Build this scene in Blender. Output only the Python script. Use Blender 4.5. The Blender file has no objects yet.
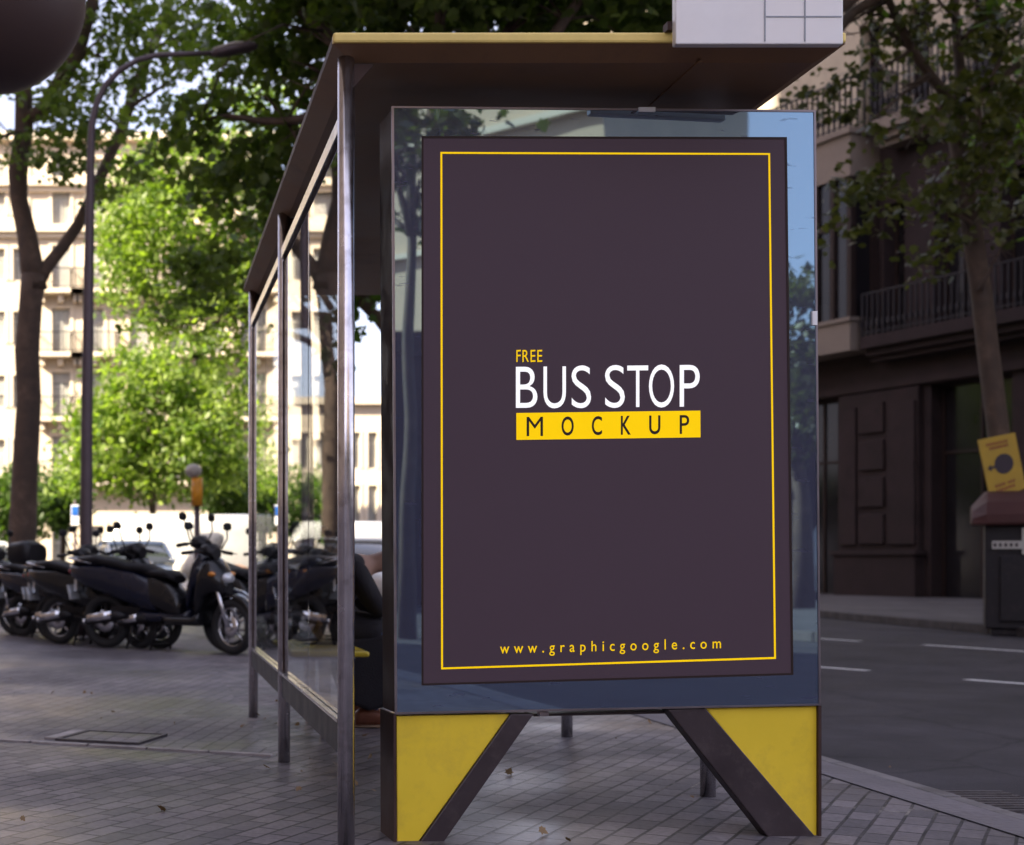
import bpy, math, random
import numpy as np
from mathutils import Vector, Matrix
random.seed(7); rng = np.random.default_rng(7)
R = math.radians
sc = bpy.context.scene
COL = sc.collection

# ------------------------------------------------------------------ camera model
F, CX, CY, H = 1440.0, 146.0, 560.0, 0.94
W_, H_ = 1024, 845
cam_d = bpy.data.cameras.new('camera'); cam = bpy.data.objects.new('camera', cam_d); COL.objects.link(cam)
cam.location = (0, 0, H); cam.rotation_euler = (R(90), 0, 0)
cam_d.sensor_width = 36; cam_d.lens = F/W_*36
cam_d.shift_x = (W_/2-CX)/W_; cam_d.shift_y = (CY-H_/2)/W_
cam_d.clip_start = 0.05; cam_d.clip_end = 3000
cam_d.dof.use_dof = True; cam_d.dof.focus_distance = 4.9; cam_d.dof.aperture_fstop = 3.4
sc.camera = cam

def at(px, py, Y):            # point of the photograph at depth Y
    return Vector(((px-CX)/F*Y, Y, H-(py-CY)/F*Y))
def G(px, py, z=0.0):         # point of the photograph on a horizontal plane
    Y = F*(H-z)/(py-CY); return Vector(((px-CX)/F*Y, Y, z))
class Plane2:                 # vertical plane P0 + u*d, normal n towards the camera
    def __init__(s, P0, d, n): s.P0 = Vector(P0); s.d = Vector(d).normalized(); s.n = Vector(n).normalized()
    def uz(s, px, py, off=0.0):
        r = Vector(((px-CX)/F, 1.0)); P = s.P0 + s.n*off
        t = P.dot(s.n)/r.dot(s.n)
        q = r*t; return (q-s.P0).dot(s.d), H-(py-CY)/F*t
    def pt(s, u, z, off=0.0):
        q = s.P0 + s.d*u + s.n*off; return Vector((q.x, q.y, z))
    def p(s, px, py, off=0.0):
        u, z = s.uz(px, py, off); return s.pt(u, z, off)

# ------------------------------------------------------------------ mesh helper
class MB:
    def __init__(s): s.v = []; s.f = []; s.sm = []
    def add(s, vs, fs, smooth=False):
        b = len(s.v); s.v += [tuple(p) for p in vs]
        for f in fs: s.f.append([b+i for i in f]); s.sm.append(smooth)
        return s
    def box(s, c, d, m=None):
        x, y, z = [q/2 for q in d]; c = Vector(c)
        vs = [Vector((i*x, j*y, k*z)) for k in (-1, 1) for j in (-1, 1) for i in (-1, 1)]
        if m is not None: vs = [m @ v for v in vs]
        vs = [v+c for v in vs]
        return s.add(vs, [(0,2,3,1),(4,5,7,6),(0,1,5,4),(2,6,7,3),(0,4,6,2),(1,3,7,5)])
    def quad(s, a, b, c, d): return s.add([a,b,c,d], [(0,1,2,3)])
    def slab(s, pts, off):     # polygon (3D) extruded by vector off
        n = len(pts); off = Vector(off)
        vs = [Vector(p) for p in pts] + [Vector(p)+off for p in pts]
        fs = [list(range(n))[::-1], [n+i for i in range(n)]]
        fs += [(i, (i+1) % n, n+(i+1) % n, n+i) for i in range(n)]
        return s.add(vs, fs)
    def tube(s, pts, rad, n=10, caps=True, smooth=True):
        pts = [Vector(p) for p in pts]; k = len(pts)
        if not hasattr(rad, '__len__'): rad = [rad]*k
        vs = []; prev = None
        for i, p in enumerate(pts):
            t = (pts[min(i+1, k-1)]-pts[max(i-1, 0)])
            if t.length < 1e-9: t = Vector((0,0,1))
            t.normalize()
            if prev is None:
                a = Vector((0,0,1)) if abs(t.z) < .9 else Vector((1,0,0))
                x = t.cross(a).normalized()
            else:
                x = prev - t*prev.dot(t)
                x = x.normalized() if x.length > 1e-6 else t.orthogonal().normalized()
            prev = x; y = t.cross(x)
            for j in range(n):
                a = 2*math.pi*j/n; vs.append(p + (x*math.cos(a)+y*math.sin(a))*rad[i])
        fs = [(i*n+j, i*n+(j+1) % n, (i+1)*n+(j+1) % n, (i+1)*n+j) for i in range(k-1) for j in range(n)]
        s.add(vs, fs, smooth)
        if caps:
            b = len(s.v)-len(vs)
            s.f.append([b+j for j in range(n)][::-1]); s.sm.append(False)
            s.f.append([b+(k-1)*n+j for j in range(n)]); s.sm.append(False)
        return s
    def cyl(s, a, b, r, n=16, r2=None): return s.tube([a, b], [r, r if r2 is None else r2], n)
    def lathe(s, c, prof, axis='z', n=24):   # prof: (radius, height)
        vs = []; c = Vector(c)
        for r, h in prof:
            for j in range(n):
                a = 2*math.pi*j/n; p, q = r*math.cos(a), r*math.sin(a)
                vs.append(c+Vector({'z': (p,q,h), 'y': (p,h,q), 'x': (h,p,q)}[axis]))
        k = len(prof)
        return s.add(vs, [(i*n+j, i*n+(j+1) % n, (i+1)*n+(j+1) % n, (i+1)*n+j) for i in range(k-1) for j in range(n)], True)
    def torus(s, c, R0, r0, axis='y', n=32, m=10, sy=1.0):
        prof = [(R0+r0*math.cos(2*math.pi*i/m), sy*r0*math.sin(2*math.pi*i/m)) for i in range(m+1)]
        return s.lathe(c, prof, axis, n)
    def loft(s, secs, n=20, e=2.6, m=None):
        # secs: (x, y0, zc, halfw, halfh) rings of superellipses along x
        vs = []
        for x, y0, zc, hw, hh in secs:
            for j in range(n):
                a = 2*math.pi*j/n; ca, sa = math.cos(a), math.sin(a)
                vs.append(Vector((x, y0+hw*math.copysign(abs(ca)**(2/e), ca), zc+hh*math.copysign(abs(sa)**(2/e), sa))))
        if m is not None: vs = [m @ v for v in vs]
        k = len(secs)
        fs = [(i*n+j, i*n+(j+1) % n, (i+1)*n+(j+1) % n, (i+1)*n+j) for i in range(k-1) for j in range(n)]
        s.add(vs, fs, True); b = len(s.v)-len(vs)
        s.f.append([b+j for j in range(n)][::-1]); s.sm.append(False)
        s.f.append([b+(k-1)*n+j for j in range(n)]); s.sm.append(False)
        return s
    def blob(s, c, r, n=14, m=8):
        prof = [(max(1e-4, math.sin(math.pi*i/m)), -math.cos(math.pi*i/m)) for i in range(m+1)]
        vs = []
        for a, h in prof:
            for j in range(n):
                t = 2*math.pi*j/n
                vs.append((c[0]+a*math.cos(t)*r[0], c[1]+a*math.sin(t)*r[1], c[2]+h*r[2]))
        return s.add(vs, [(i*n+j, i*n+(j+1) % n, (i+1)*n+(j+1) % n, (i+1)*n+j) for i in range(m) for j in range(n)], True)
    def build(s, name, mat, parent=None, bevel=0, seg=2, local=False, subsurf=0):
        me = bpy.data.meshes.new(name)
        off = Vector((0,0,0))
        if parent is not None and not local: off = wloc(parent)
        me.from_pydata([tuple(Vector(p)-off) for p in s.v], [], s.f)
        me.polygons.foreach_set('use_smooth', s.sm)
        me.validate(); me.update()
        import bmesh as _b
        bm = _b.new(); bm.from_mesh(me); _b.ops.recalc_face_normals(bm, faces=bm.faces); bm.to_mesh(me); bm.free()
        o = bpy.data.objects.new(name, me); COL.objects.link(o)
        if mat is not None: me.materials.append(mat)
        if parent is not None: o.parent = parent
        if bevel:
            b = o.modifiers.new('bevel', 'BEVEL'); b.width = bevel; b.segments = seg; b.limit_method = 'ANGLE'; b.angle_limit = R(40)
        if subsurf:
            b = o.modifiers.new('sub', 'SUBSURF'); b.levels = b.render_levels = subsurf
        return o
def wloc(o):
    v = Vector((0,0,0))
    while o is not None: v = v+o.location; o = o.parent
    return v
def tag(o, label=None, cat=None, group=None, kind=None):
    if label: o['label'] = label
    if cat: o['category'] = cat
    if group: o['group'] = group
    if kind: o['kind'] = kind
    return o
def thing(name, loc, label, cat, group=None, rz=0):
    o = bpy.data.objects.new(name, None); COL.objects.link(o); o.empty_display_size = .2
    o.location = loc; o.rotation_euler = (0, 0, rz)
    return tag(o, label, cat, group)
def copy_tree(o, parent=None):
    c = o.copy(); COL.objects.link(c)
    if parent is not None: c.parent = parent
    for ch in [x for x in bpy.data.objects if x.parent == o]: copy_tree(ch, c)
    return c

# ------------------------------------------------------------------ materials
def new_mat(name):
    m = bpy.data.materials.new(name); m.use_nodes = True
    nt = m.node_tree; return m, nt, nt.nodes['Principled BSDF'], nt.nodes['Material Output']
def N(nt, t, **kw):
    n = nt.nodes.new(t)
    for k, v in kw.items():
        if k.startswith('i_'): n.inputs[k[2:].replace('_', ' ')].default_value = v
        else: setattr(n, k, v)
    return n
def mat(name, col, rough=.6, metal=0, var=.25, scale=6, bump=.1, bscale=60, spec=.5, coat=0, rvar=.15, emit=0, dirt=None):
    m, nt, p, out = new_mat(name); L = nt.links.new
    tc = N(nt, 'ShaderNodeTexCoord')
    n1 = N(nt, 'ShaderNodeTexNoise'); n1.inputs['Scale'].default_value = scale; n1.inputs['Detail'].default_value = 6; n1.inputs['Roughness'].default_value = .6
    L(tc.outputs['Object'], n1.inputs['Vector'])
    mr = N(nt, 'ShaderNodeMapRange'); mr.inputs['From Min'].default_value = .3; mr.inputs['From Max'].default_value = .7
    mr.inputs['To Min'].default_value = 1-var; mr.inputs['To Max'].default_value = 1+var
    L(n1.outputs['Fac'], mr.inputs['Value'])
    vm = N(nt, 'ShaderNodeVectorMath', operation='SCALE'); vm.inputs[0].default_value = col[:3]
    L(mr.outputs[0], vm.inputs['Scale'])
    base = vm.outputs[0]
    if dirt:
        n3 = N(nt, 'ShaderNodeTexNoise'); n3.inputs['Scale'].default_value = dirt[1]; n3.inputs['Detail'].default_value = 10; n3.inputs['Roughness'].default_value = .7
        L(tc.outputs['Object'], n3.inputs['Vector'])
        m3 = N(nt, 'ShaderNodeMapRange'); m3.inputs['From Min'].default_value = .52; m3.inputs['From Max'].default_value = .75; m3.inputs['To Max'].default_value = dirt[2]
        L(n3.outputs['Fac'], m3.inputs['Value'])
        mx = N(nt, 'ShaderNodeMix', data_type='RGBA'); mx.inputs[7].default_value = (*dirt[0], 1)
        L(m3.outputs[0], mx.inputs[0]); L(base, mx.inputs[6]); base = mx.outputs[2]
    L(base, p.inputs['Base Color'])
    m2 = N(nt, 'ShaderNodeMapRange'); m2.inputs['From Min'].default_value = .3; m2.inputs['From Max'].default_value = .7
    m2.inputs['To Min'].default_value = max(.02, rough-rvar*rough); m2.inputs['To Max'].default_value = min(1, rough+rvar*rough)
    L(n1.outputs['Fac'], m2.inputs['Value']); L(m2.outputs[0], p.inputs['Roughness'])
    p.inputs['Metallic'].default_value = metal
    p.inputs['Specular IOR Level'].default_value = spec
    p.inputs['Coat Weight'].default_value = coat; p.inputs['Coat Roughness'].default_value = .08
    if bump:
        n2 = N(nt, 'ShaderNodeTexNoise'); n2.inputs['Scale'].default_value = bscale; n2.inputs['Detail'].default_value = 4
        L(tc.outputs['Object'], n2.inputs['Vector'])
        b = N(nt, 'ShaderNodeBump'); b.inputs['Strength'].default_value = bump; b.inputs['Distance'].default_value = .01
        L(n2.outputs['Fac'], b.inputs['Height']); L(b.outputs[0], p.inputs['Normal'])
    if emit:
        p.inputs['Emission Color'].default_value = (*col[:3], 1); p.inputs['Emission Strength'].default_value = emit
    return m
def glass_mat(name, tint=(.9,.95,.95)):
    m, nt, p, out = new_mat(name)
    p.inputs['Base Color'].default_value = (*tint, 1); p.inputs['Roughness'].default_value = 0
    p.inputs['Transmission Weight'].default_value = 1; p.inputs['IOR'].default_value = 1.45
    return m
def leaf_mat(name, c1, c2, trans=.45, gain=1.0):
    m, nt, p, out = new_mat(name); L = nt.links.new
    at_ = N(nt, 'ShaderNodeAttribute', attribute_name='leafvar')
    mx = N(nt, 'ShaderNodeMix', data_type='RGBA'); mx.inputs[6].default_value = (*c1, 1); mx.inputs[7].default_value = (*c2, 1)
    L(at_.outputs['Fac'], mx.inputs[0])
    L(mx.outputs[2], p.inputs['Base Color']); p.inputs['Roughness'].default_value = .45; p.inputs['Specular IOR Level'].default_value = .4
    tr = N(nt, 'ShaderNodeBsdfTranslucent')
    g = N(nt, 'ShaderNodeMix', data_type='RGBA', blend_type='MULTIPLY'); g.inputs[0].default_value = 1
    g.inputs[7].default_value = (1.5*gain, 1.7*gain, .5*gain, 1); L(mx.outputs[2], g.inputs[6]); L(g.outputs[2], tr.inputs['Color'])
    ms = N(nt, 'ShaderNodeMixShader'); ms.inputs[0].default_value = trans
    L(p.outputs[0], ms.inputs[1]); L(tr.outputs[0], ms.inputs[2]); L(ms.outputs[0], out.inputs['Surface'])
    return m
def paver_mat(name, rot, c1, c2, mortar, bw=.4, rh=.2, msize=.008, wet=True):
    m, nt, p, out = new_mat(name); L = nt.links.new
    tc = N(nt, 'ShaderNodeTexCoord'); mp = N(nt, 'ShaderNodeMapping'); mp.inputs['Rotation'].default_value = (0, 0, rot)
    L(tc.outputs['Object'], mp.inputs['Vector'])
    # gentle irregularity in the laying
    nw = N(nt, 'ShaderNodeTexNoise'); nw.inputs['Scale'].default_value = 1.3; nw.inputs['Detail'].default_value = 3
    L(mp.outputs[0], nw.inputs['Vector'])
    sub = N(nt, 'ShaderNodeVectorMath', operation='SUBTRACT'); sub.inputs[1].default_value = (.5,.5,.5); L(nw.outputs['Color'], sub.inputs[0])
    scl = N(nt, 'ShaderNodeVectorMath', operation='SCALE'); scl.inputs['Scale'].default_value = .022; L(sub.outputs[0], scl.inputs[0])
    add = N(nt, 'ShaderNodeVectorMath', operation='ADD'); L(mp.outputs[0], add.inputs[0]); L(scl.outputs[0], add.inputs[1])
    br = N(nt, 'ShaderNodeTexBrick'); br.offset = .5
    br.inputs['Scale'].default_value = 1; br.inputs['Brick Width'].default_value = bw; br.inputs['Row Height'].default_value = rh
    br.inputs['Mortar Size'].default_value = msize; br.inputs['Mortar Smooth'].default_value = .3; br.inputs['Bias'].default_value = 0
    br.inputs['Color1'].default_value = (*c1, 1); br.inputs['Color2'].default_value = (*c2, 1); br.inputs['Mortar'].default_value = (*mortar, 1)
    L(add.outputs[0], br.inputs['Vector'])
    # joints: mostly dark earth, here and there pale sand
    nj = N(nt, 'ShaderNodeTexNoise'); nj.inputs['Scale'].default_value = .9; nj.inputs['Detail'].default_value = 8; nj.inputs['Roughness'].default_value = .75
    L(tc.outputs['Object'], nj.inputs['Vector'])
    mj = N(nt, 'ShaderNodeMapRange'); mj.inputs['From Min'].default_value = .56; mj.inputs['From Max'].default_value = .66; L(nj.outputs['Fac'], mj.inputs['Value'])
    mc = N(nt, 'ShaderNodeMix', data_type='RGBA'); mc.inputs[6].default_value = (*mortar, 1); mc.inputs[7].default_value = (.42,.38,.34, 1)
    L(mj.outputs[0], mc.inputs[0])
    nk = N(nt, 'ShaderNodeTexNoise'); nk.inputs['Scale'].default_value = 2.7; nk.inputs['Detail'].default_value = 9; nk.inputs['Roughness'].default_value = .8; L(tc.outputs['Object'], nk.inputs['Vector'])
    mk = N(nt, 'ShaderNodeMapRange'); mk.inputs['From Min'].default_value = .44; mk.inputs['From Max'].default_value = .60; mk.inputs['To Max'].default_value = .85; L(nk.outputs['Fac'], mk.inputs['Value'])
    mq = N(nt, 'ShaderNodeMix', data_type='RGBA'); mq.inputs[7].default_value = (*[c*.8 for c in c1], 1); L(mk.outputs[0], mq.inputs[0]); L(mc.outputs[2], mq.inputs[6]); L(mq.outputs[2], br.inputs['Mortar'])
    # grime
    ng = N(nt, 'ShaderNodeTexNoise'); ng.inputs['Scale'].default_value = .7; ng.inputs['Detail'].default_value = 12; ng.inputs['Roughness'].default_value = .68
    L(tc.outputs['Object'], ng.inputs['Vector'])
    mg = N(nt, 'ShaderNodeMapRange'); mg.inputs['From Min'].default_value = .3; mg.inputs['From Max'].default_value = .7; mg.inputs['To Min'].default_value = .5; mg.inputs['To Max'].default_value = 1.45
    L(ng.outputs['Fac'], mg.inputs['Value'])
    nf = N(nt, 'ShaderNodeTexNoise'); nf.inputs['Scale'].default_value = 45; nf.inputs['Detail'].default_value = 8; L(tc.outputs['Object'], nf.inputs['Vector'])
    mf = N(nt, 'ShaderNodeMapRange'); mf.inputs['From Min'].default_value = .3; mf.inputs['From Max'].default_value = .7; mf.inputs['To Min'].default_value = .78; mf.inputs['To Max'].default_value = 1.2
    L(nf.outputs['Fac'], mf.inputs['Value'])
    mu = N(nt, 'ShaderNodeMath', operation='MULTIPLY'); L(mg.outputs[0], mu.inputs[0]); L(mf.outputs[0], mu.inputs[1])
    vs = N(nt, 'ShaderNodeVectorMath', operation='SCALE'); L(br.outputs['Color'], vs.inputs[0]); L(mu.outputs[0], vs.inputs['Scale'])
    # chewing gum and specks
    vo = N(nt, 'ShaderNodeTexVoronoi'); vo.inputs['Scale'].default_value = 3.2; L(tc.outputs['Object'], vo.inputs['Vector'])
    mv = N(nt, 'ShaderNodeMapRange'); mv.inputs['From Min'].default_value = .045; mv.inputs['From Max'].default_value = .06; mv.inputs['To Min'].default_value = .55; mv.inputs['To Max'].default_value = 1
    L(vo.outputs['Distance'], mv.inputs['Value'])
    v2 = N(nt, 'ShaderNodeVectorMath', operation='SCALE'); L(vs.outputs[0], v2.inputs[0]); L(mv.outputs[0], v2.inputs['Scale'])
    L(v2.outputs[0], p.inputs['Base Color'])
    rr = N(nt, 'ShaderNodeMapRange'); rr.inputs['From Min'].default_value = .4; rr.inputs['From Max'].default_value = .62
    rr.inputs['To Min'].default_value = .34 if wet else .7; rr.inputs['To Max'].default_value = .75
    nr = N(nt, 'ShaderNodeTexNoise'); nr.inputs['Scale'].default_value = .6; nr.inputs['Detail'].default_value = 9; L(tc.outputs['Object'], nr.inputs['Vector'])
    L(nr.outputs['Fac'], rr.inputs['Value']); L(rr.outputs[0], p.inputs['Roughness'])
    inv = N(nt, 'ShaderNodeMath', operation='SUBTRACT'); inv.inputs[0].default_value = 1; L(br.outputs['Fac'], inv.inputs[1])
    sm = N(nt, 'ShaderNodeMath', operation='MULTIPLY_ADD'); sm.inputs[1].default_value = .25; L(nf.outputs['Fac'], sm.inputs[0]); L(inv.outputs[0], sm.inputs[2])
    # each paver sits a little higher or lower than its neighbours
    b2 = N(nt, 'ShaderNodeSeparateColor'); L(br.outputs['Color'], b2.inputs[0])
    s2 = N(nt, 'ShaderNodeMath', operation='MULTIPLY_ADD'); s2.inputs[1].default_value = 2.0; L(b2.outputs[0], s2.inputs[0]); L(sm.outputs[0], s2.inputs[2])
    b = N(nt, 'ShaderNodeBump'); b.inputs['Strength'].default_value = .7; b.inputs['Distance'].default_value = .008
    L(s2.outputs[0], b.inputs['Height']); L(b.outputs[0], p.inputs['Normal'])
    return m

M = {}
M['pavers'] = paver_mat('pavers', R(-57), (.09,.081,.091), (.19,.168,.178), (.013,.011,.012), bw=.175, rh=.09, msize=.0065)
M['plaza'] = paver_mat('plaza_pavers', R(-74), (.12,.107,.12), (.18,.162,.172), (.018,.015,.017), bw=.20, rh=.10, msize=.007)
M['concrete'] = mat('rough_concrete', (.15,.135,.145), .8, var=.35, scale=3, bump=.8, bscale=30, dirt=((.06,.05,.055), 6, .8))
M['palestrip'] = mat('pale_strip', (.36,.33,.33), .7, var=.4, scale=5, bump=.3)
M['washedglass'] = mat('washed_out_glass', (.30,.30,.27), .25, 0, var=.5, scale=.5, bump=0, spec=.6)  # washed-out glare of the far windows put into the glass colour
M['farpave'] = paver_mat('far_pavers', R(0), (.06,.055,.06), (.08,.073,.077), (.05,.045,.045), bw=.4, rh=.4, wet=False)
def asphalt_mat():
    m = mat('asphalt', (.046,.042,.048), .8, var=.25, scale=.35, bump=.9, bscale=150, dirt=((.10,.095,.10), 110, .7), spec=.25)
    nt = m.node_tree; L = nt.links.new; p = nt.nodes['Principled BSDF']; src = p.inputs['Base Color'].links[0].from_socket
    tc = N(nt,'ShaderNodeTexCoord')
    vo = N(nt,'ShaderNodeTexVoronoi', feature='DISTANCE_TO_EDGE'); vo.inputs['Scale'].default_value = .45
    nw = N(nt,'ShaderNodeTexNoise'); nw.inputs['Scale'].default_value = 2.5; nw.inputs['Detail'].default_value = 6; L(tc.outputs['Object'], nw.inputs['Vector'])
    ad_ = N(nt,'ShaderNodeMix', data_type='VECTOR'); ad_.inputs[0].default_value = .18; L(tc.outputs['Object'], ad_.inputs[4]); L(nw.outputs['Color'], ad_.inputs[5]); L(ad_.outputs[1], vo.inputs['Vector'])
    mr = N(nt,'ShaderNodeMapRange'); mr.inputs['From Max'].default_value = .008; mr.inputs['To Min'].default_value = .65; L(vo.outputs['Distance'], mr.inputs['Value'])
    n2 = N(nt,'ShaderNodeTexNoise'); n2.inputs['Scale'].default_value = 1.1; n2.inputs['Detail'].default_value = 7; n2.inputs['Roughness'].default_value = .7; L(tc.outputs['Object'], n2.inputs['Vector'])
    m2 = N(nt,'ShaderNodeMapRange'); m2.inputs['From Min'].default_value = .35; m2.inputs['From Max'].default_value = .65; m2.inputs['To Min'].default_value = .72; m2.inputs['To Max'].default_value = 1.25; L(n2.outputs['Fac'], m2.inputs['Value'])
    mu = N(nt,'ShaderNodeMath', operation='MULTIPLY'); L(mr.outputs[0], mu.inputs[0]); L(m2.outputs[0], mu.inputs[1])
    v = N(nt,'ShaderNodeVectorMath', operation='SCALE'); L(src, v.inputs[0]); L(mu.outputs[0], v.inputs['Scale']); L(v.outputs[0], p.inputs['Base Color'])
    return m
M['asphalt'] = asphalt_mat()
M['kerb'] = mat('kerb_stone', (.15,.138,.14), .7, var=.45, scale=4, bump=.35, bscale=50, dirt=((.07,.06,.06), 9, .8))
M['paint'] = mat('road_paint', (.62,.62,.62), .7, var=.15, scale=12, bump=.2, dirt=((.12,.12,.12), 14, .9))
M['steel'] = mat('brushed_steel', (.80,.76,.77), .24, 1, var=.15, scale=20, bump=.03, bscale=300, dirt=((.16,.11,.09), 14, .6))
M['darksteel'] = mat('dark_bronze_frame', (.065,.038,.032), .6, 0, var=.2, bump=.05, spec=.2)
M['rail'] = mat('pale_rail', (.55,.55,.57), .25, 1, var=.1, bump=.02, dirt=((.2,.18,.18), 10, .5))
M['kick'] = mat('charcoal_panel', (.022,.020,.026), .5, 0, var=.2, bump=.05, spec=.25, dirt=((.04,.035,.035), 5, .4))
M['roofunder'] = mat('brown_roof_lining', (.25,.14,.07), .5, 0, var=.12, scale=3, bump=.05, dirt=((.08,.05,.035), 2.5, .6))
M['rooftop'] = mat('roof_edge_yellow', (.86,.66,.20), .45, 0, var=.12, bump=.05)
M['yellow'] = mat('yellow_lacquer', (.99,.73,.05), .33, 0, var=.05, scale=4, bump=.06, bscale=25, coat=.3, dirt=((.42,.27,.06), 3.0, .45))
M['strut'] = mat('dark_strut', (.06,.045,.05), .42, .3, var=.2, bump=.05, dirt=((.14,.12,.11), 12, .5))
M['silver'] = mat('silver_trim', (.26,.23,.25), .4, 1, var=.1, bump=.02)
M['white'] = mat('white_enamel', (.93,.93,.93), .35, 0, var=.02, bump=0, coat=.3, dirt=((.74,.75,.75), 5, .2))
M['greyline'] = mat('grey_line', (.35,.38,.42), .6, 0, var=.03, bump=0)
M['glass'] = glass_mat('shelter_glass')
M['wglass'] = mat('window_glass', (.03,.035,.04), .06, 0, var=.2, scale=.6, bump=0, spec=.9)
M['black'] = mat('black_plastic', (.011,.010,.012), .45, 0, var=.2, bump=.08, spec=.3)
M['rubber'] = mat('rubber', (.02,.02,.022), .8, 0, var=.2, bump=.2)
M['blackpaint'] = mat('dark_blue_paint', (.008,.010,.024), .25, 0, var=.1, bump=0, coat=.35, spec=.3)
M['blackgloss'] = mat('black_paint', (.008,.008,.010), .25, 0, var=.1, bump=0, coat=.35, spec=.3)
M['seatm'] = mat('black_vinyl', (.011,.010,.012), .55, 0, var=.15, bump=.15, spec=.2)
M['chrome'] = mat('chrome', (.7,.7,.72), .15, 1, var=.08, bump=0)
M['redlens'] = mat('red_lens', (.35,.02,.015), .2, 0, bump=0, coat=.5)
M['clearlens'] = mat('clear_lens', (.6,.62,.65), .1, .4, bump=0, coat=.5)
M['amber'] = mat('amber_lens', (.7,.25,.02), .2, 0, bump=0, coat=.5)
M['carwhite'] = mat('white_car_paint', (.58,.58,.57), .3, 0, var=.04, bump=0, coat=.6)
M['carblue'] = mat('slate_blue_car_paint', (.05,.07,.13), .25, 0, var=.05, bump=0, coat=.8)
M['bark'] = mat('plane_bark', (.075,.05,.038), .85, 0, var=.4, scale=3, bump=.8, bscale=9, dirt=((.16,.12,.09), 3, .7))
M['cream'] = mat('cream_render', (.66,.56,.43), .85, 0, var=.08, scale=.8, bump=.2, bscale=20, dirt=((.48,.40,.30), .9, .5))
M['creamtrim'] = mat('cream_trim', (.72,.62,.48), .8, 0, var=.06, scale=1, bump=.1)
M['beige'] = mat('beige_render', (.58,.44,.31), .85, 0, var=.1, scale=.7, bump=.2)
M['iron'] = mat('wrought_iron', (.016,.014,.018), .6, 0, var=.1, bump=.05, spec=.2)
M['shutter'] = mat('grey_shutter', (.42,.41,.38), .6, 0, var=.08, bump=0)
M['shadedstone'] = mat('shade_dark_stone', (.028,.020,.021), .85, 0, var=.25, scale=1.2, bump=.4, bscale=12, dirt=((.014,.011,.012), 1.5, .8), spec=.12)  # stone colour darkened to stand for the deep shade on the facade
M['palestone'] = mat('pale_stone', (.17,.14,.12), .85, 0, var=.12, scale=1.2, bump=.2, bscale=12, dirt=((.12,.10,.085), 2, .5), spec=.2)
M['brown'] = mat('brown_door', (.022,.014,.013), .6, 0, var=.25, bump=.1, spec=.15)
M['darkglass'] = mat('unlit_window_glass', (.012,.011,.013), .12, 0, var=.3, scale=.8, bump=.02, bscale=3, spec=.25)
M['binbody'] = mat('charcoal_bin', (.017,.015,.018), .6, 0, spec=.25, var=.15, scale=3, bump=.08, dirt=((.06,.05,.05), 7, .5))
M['binlid'] = mat('rust_brown_lid', (.06,.026,.025), .55, 0, var=.15, scale=3, bump=.05, spec=.12)
M['signyel'] = mat('yellow_board', (.42,.27,.02), .5, 0, var=.08, bump=.03)
M['dkred'] = mat('dark_red_print', (.20,.03,.02), .6, 0, bump=0)
M['dkprint'] = mat('dark_print', (.03,.02,.03), .6, 0, bump=0)
M['orange'] = mat('orange_plastic', (.75,.32,.02), .4, 0, bump=0)
M['sack'] = mat('white_woven_sack', (.62,.59,.52), .8, 0, var=.12, scale=8, bump=.6, bscale=16)
M['rubble'] = mat('brown_rubble', (.30,.18,.12), .9, 0, var=.35, scale=6, bump=.8, bscale=12)
M['lampgrey'] = mat('grey_lamp_paint', (.10,.075,.085), .5, .3, var=.15, bump=.05)
M['lamphead'] = mat('pale_lamp_glass', (.42,.38,.34), .35, 0, var=.08, bump=0)
M['globe'] = mat('brown_globe_surface', (.065,.038,.034), .55, 0, var=.08, scale=3, bump=.02)
M['coat'] = mat('black_wool_coat', (.018,.015,.02), .85, 0, var=.2, bump=.3, bscale=120)
M['jeans'] = mat('blue_jeans', (.05,.10,.22), .85, 0, var=.25, scale=30, bump=.3, bscale=200)
M['skin'] = mat('skin', (.55,.33,.24), .5, 0, var=.05, bump=.05)
M['hair'] = mat('dark_hair', (.03,.02,.015), .5, 0, var=.3, scale=30, bump=.5, bscale=90)
M['shoe'] = mat('brown_leather', (.20,.07,.04), .4, 0, var=.2, bump=.1)
M['sole'] = mat('tan_sole', (.35,.24,.16), .7, 0, bump=.1)
M['bluesign'] = mat('blue_sign', (.02,.12,.45), .4, 0, bump=0)
M['iron_cover'] = mat('cast_iron', (.09,.08,.085), .55, .3, var=.3, scale=12, bump=.6, bscale=60)
# leaves
M['leaf_dark'] = leaf_mat('plane_leaf_dark', (.05,.085,.024), (.16,.21,.055), .5)  # lightened in place of sun that does not reach these crowns
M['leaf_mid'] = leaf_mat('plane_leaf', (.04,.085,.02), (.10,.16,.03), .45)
M['leaf_lit'] = leaf_mat('sunlit_leaf', (.06,.12,.022), (.30,.38,.09), .5, 1.1)  # sunlight put into a paler, yellower leaf colour
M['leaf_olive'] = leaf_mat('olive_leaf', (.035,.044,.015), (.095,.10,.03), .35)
M['dryleaf'] = leaf_mat('dry_leaf', (.16,.085,.035), (.30,.20,.10), .1)
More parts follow.
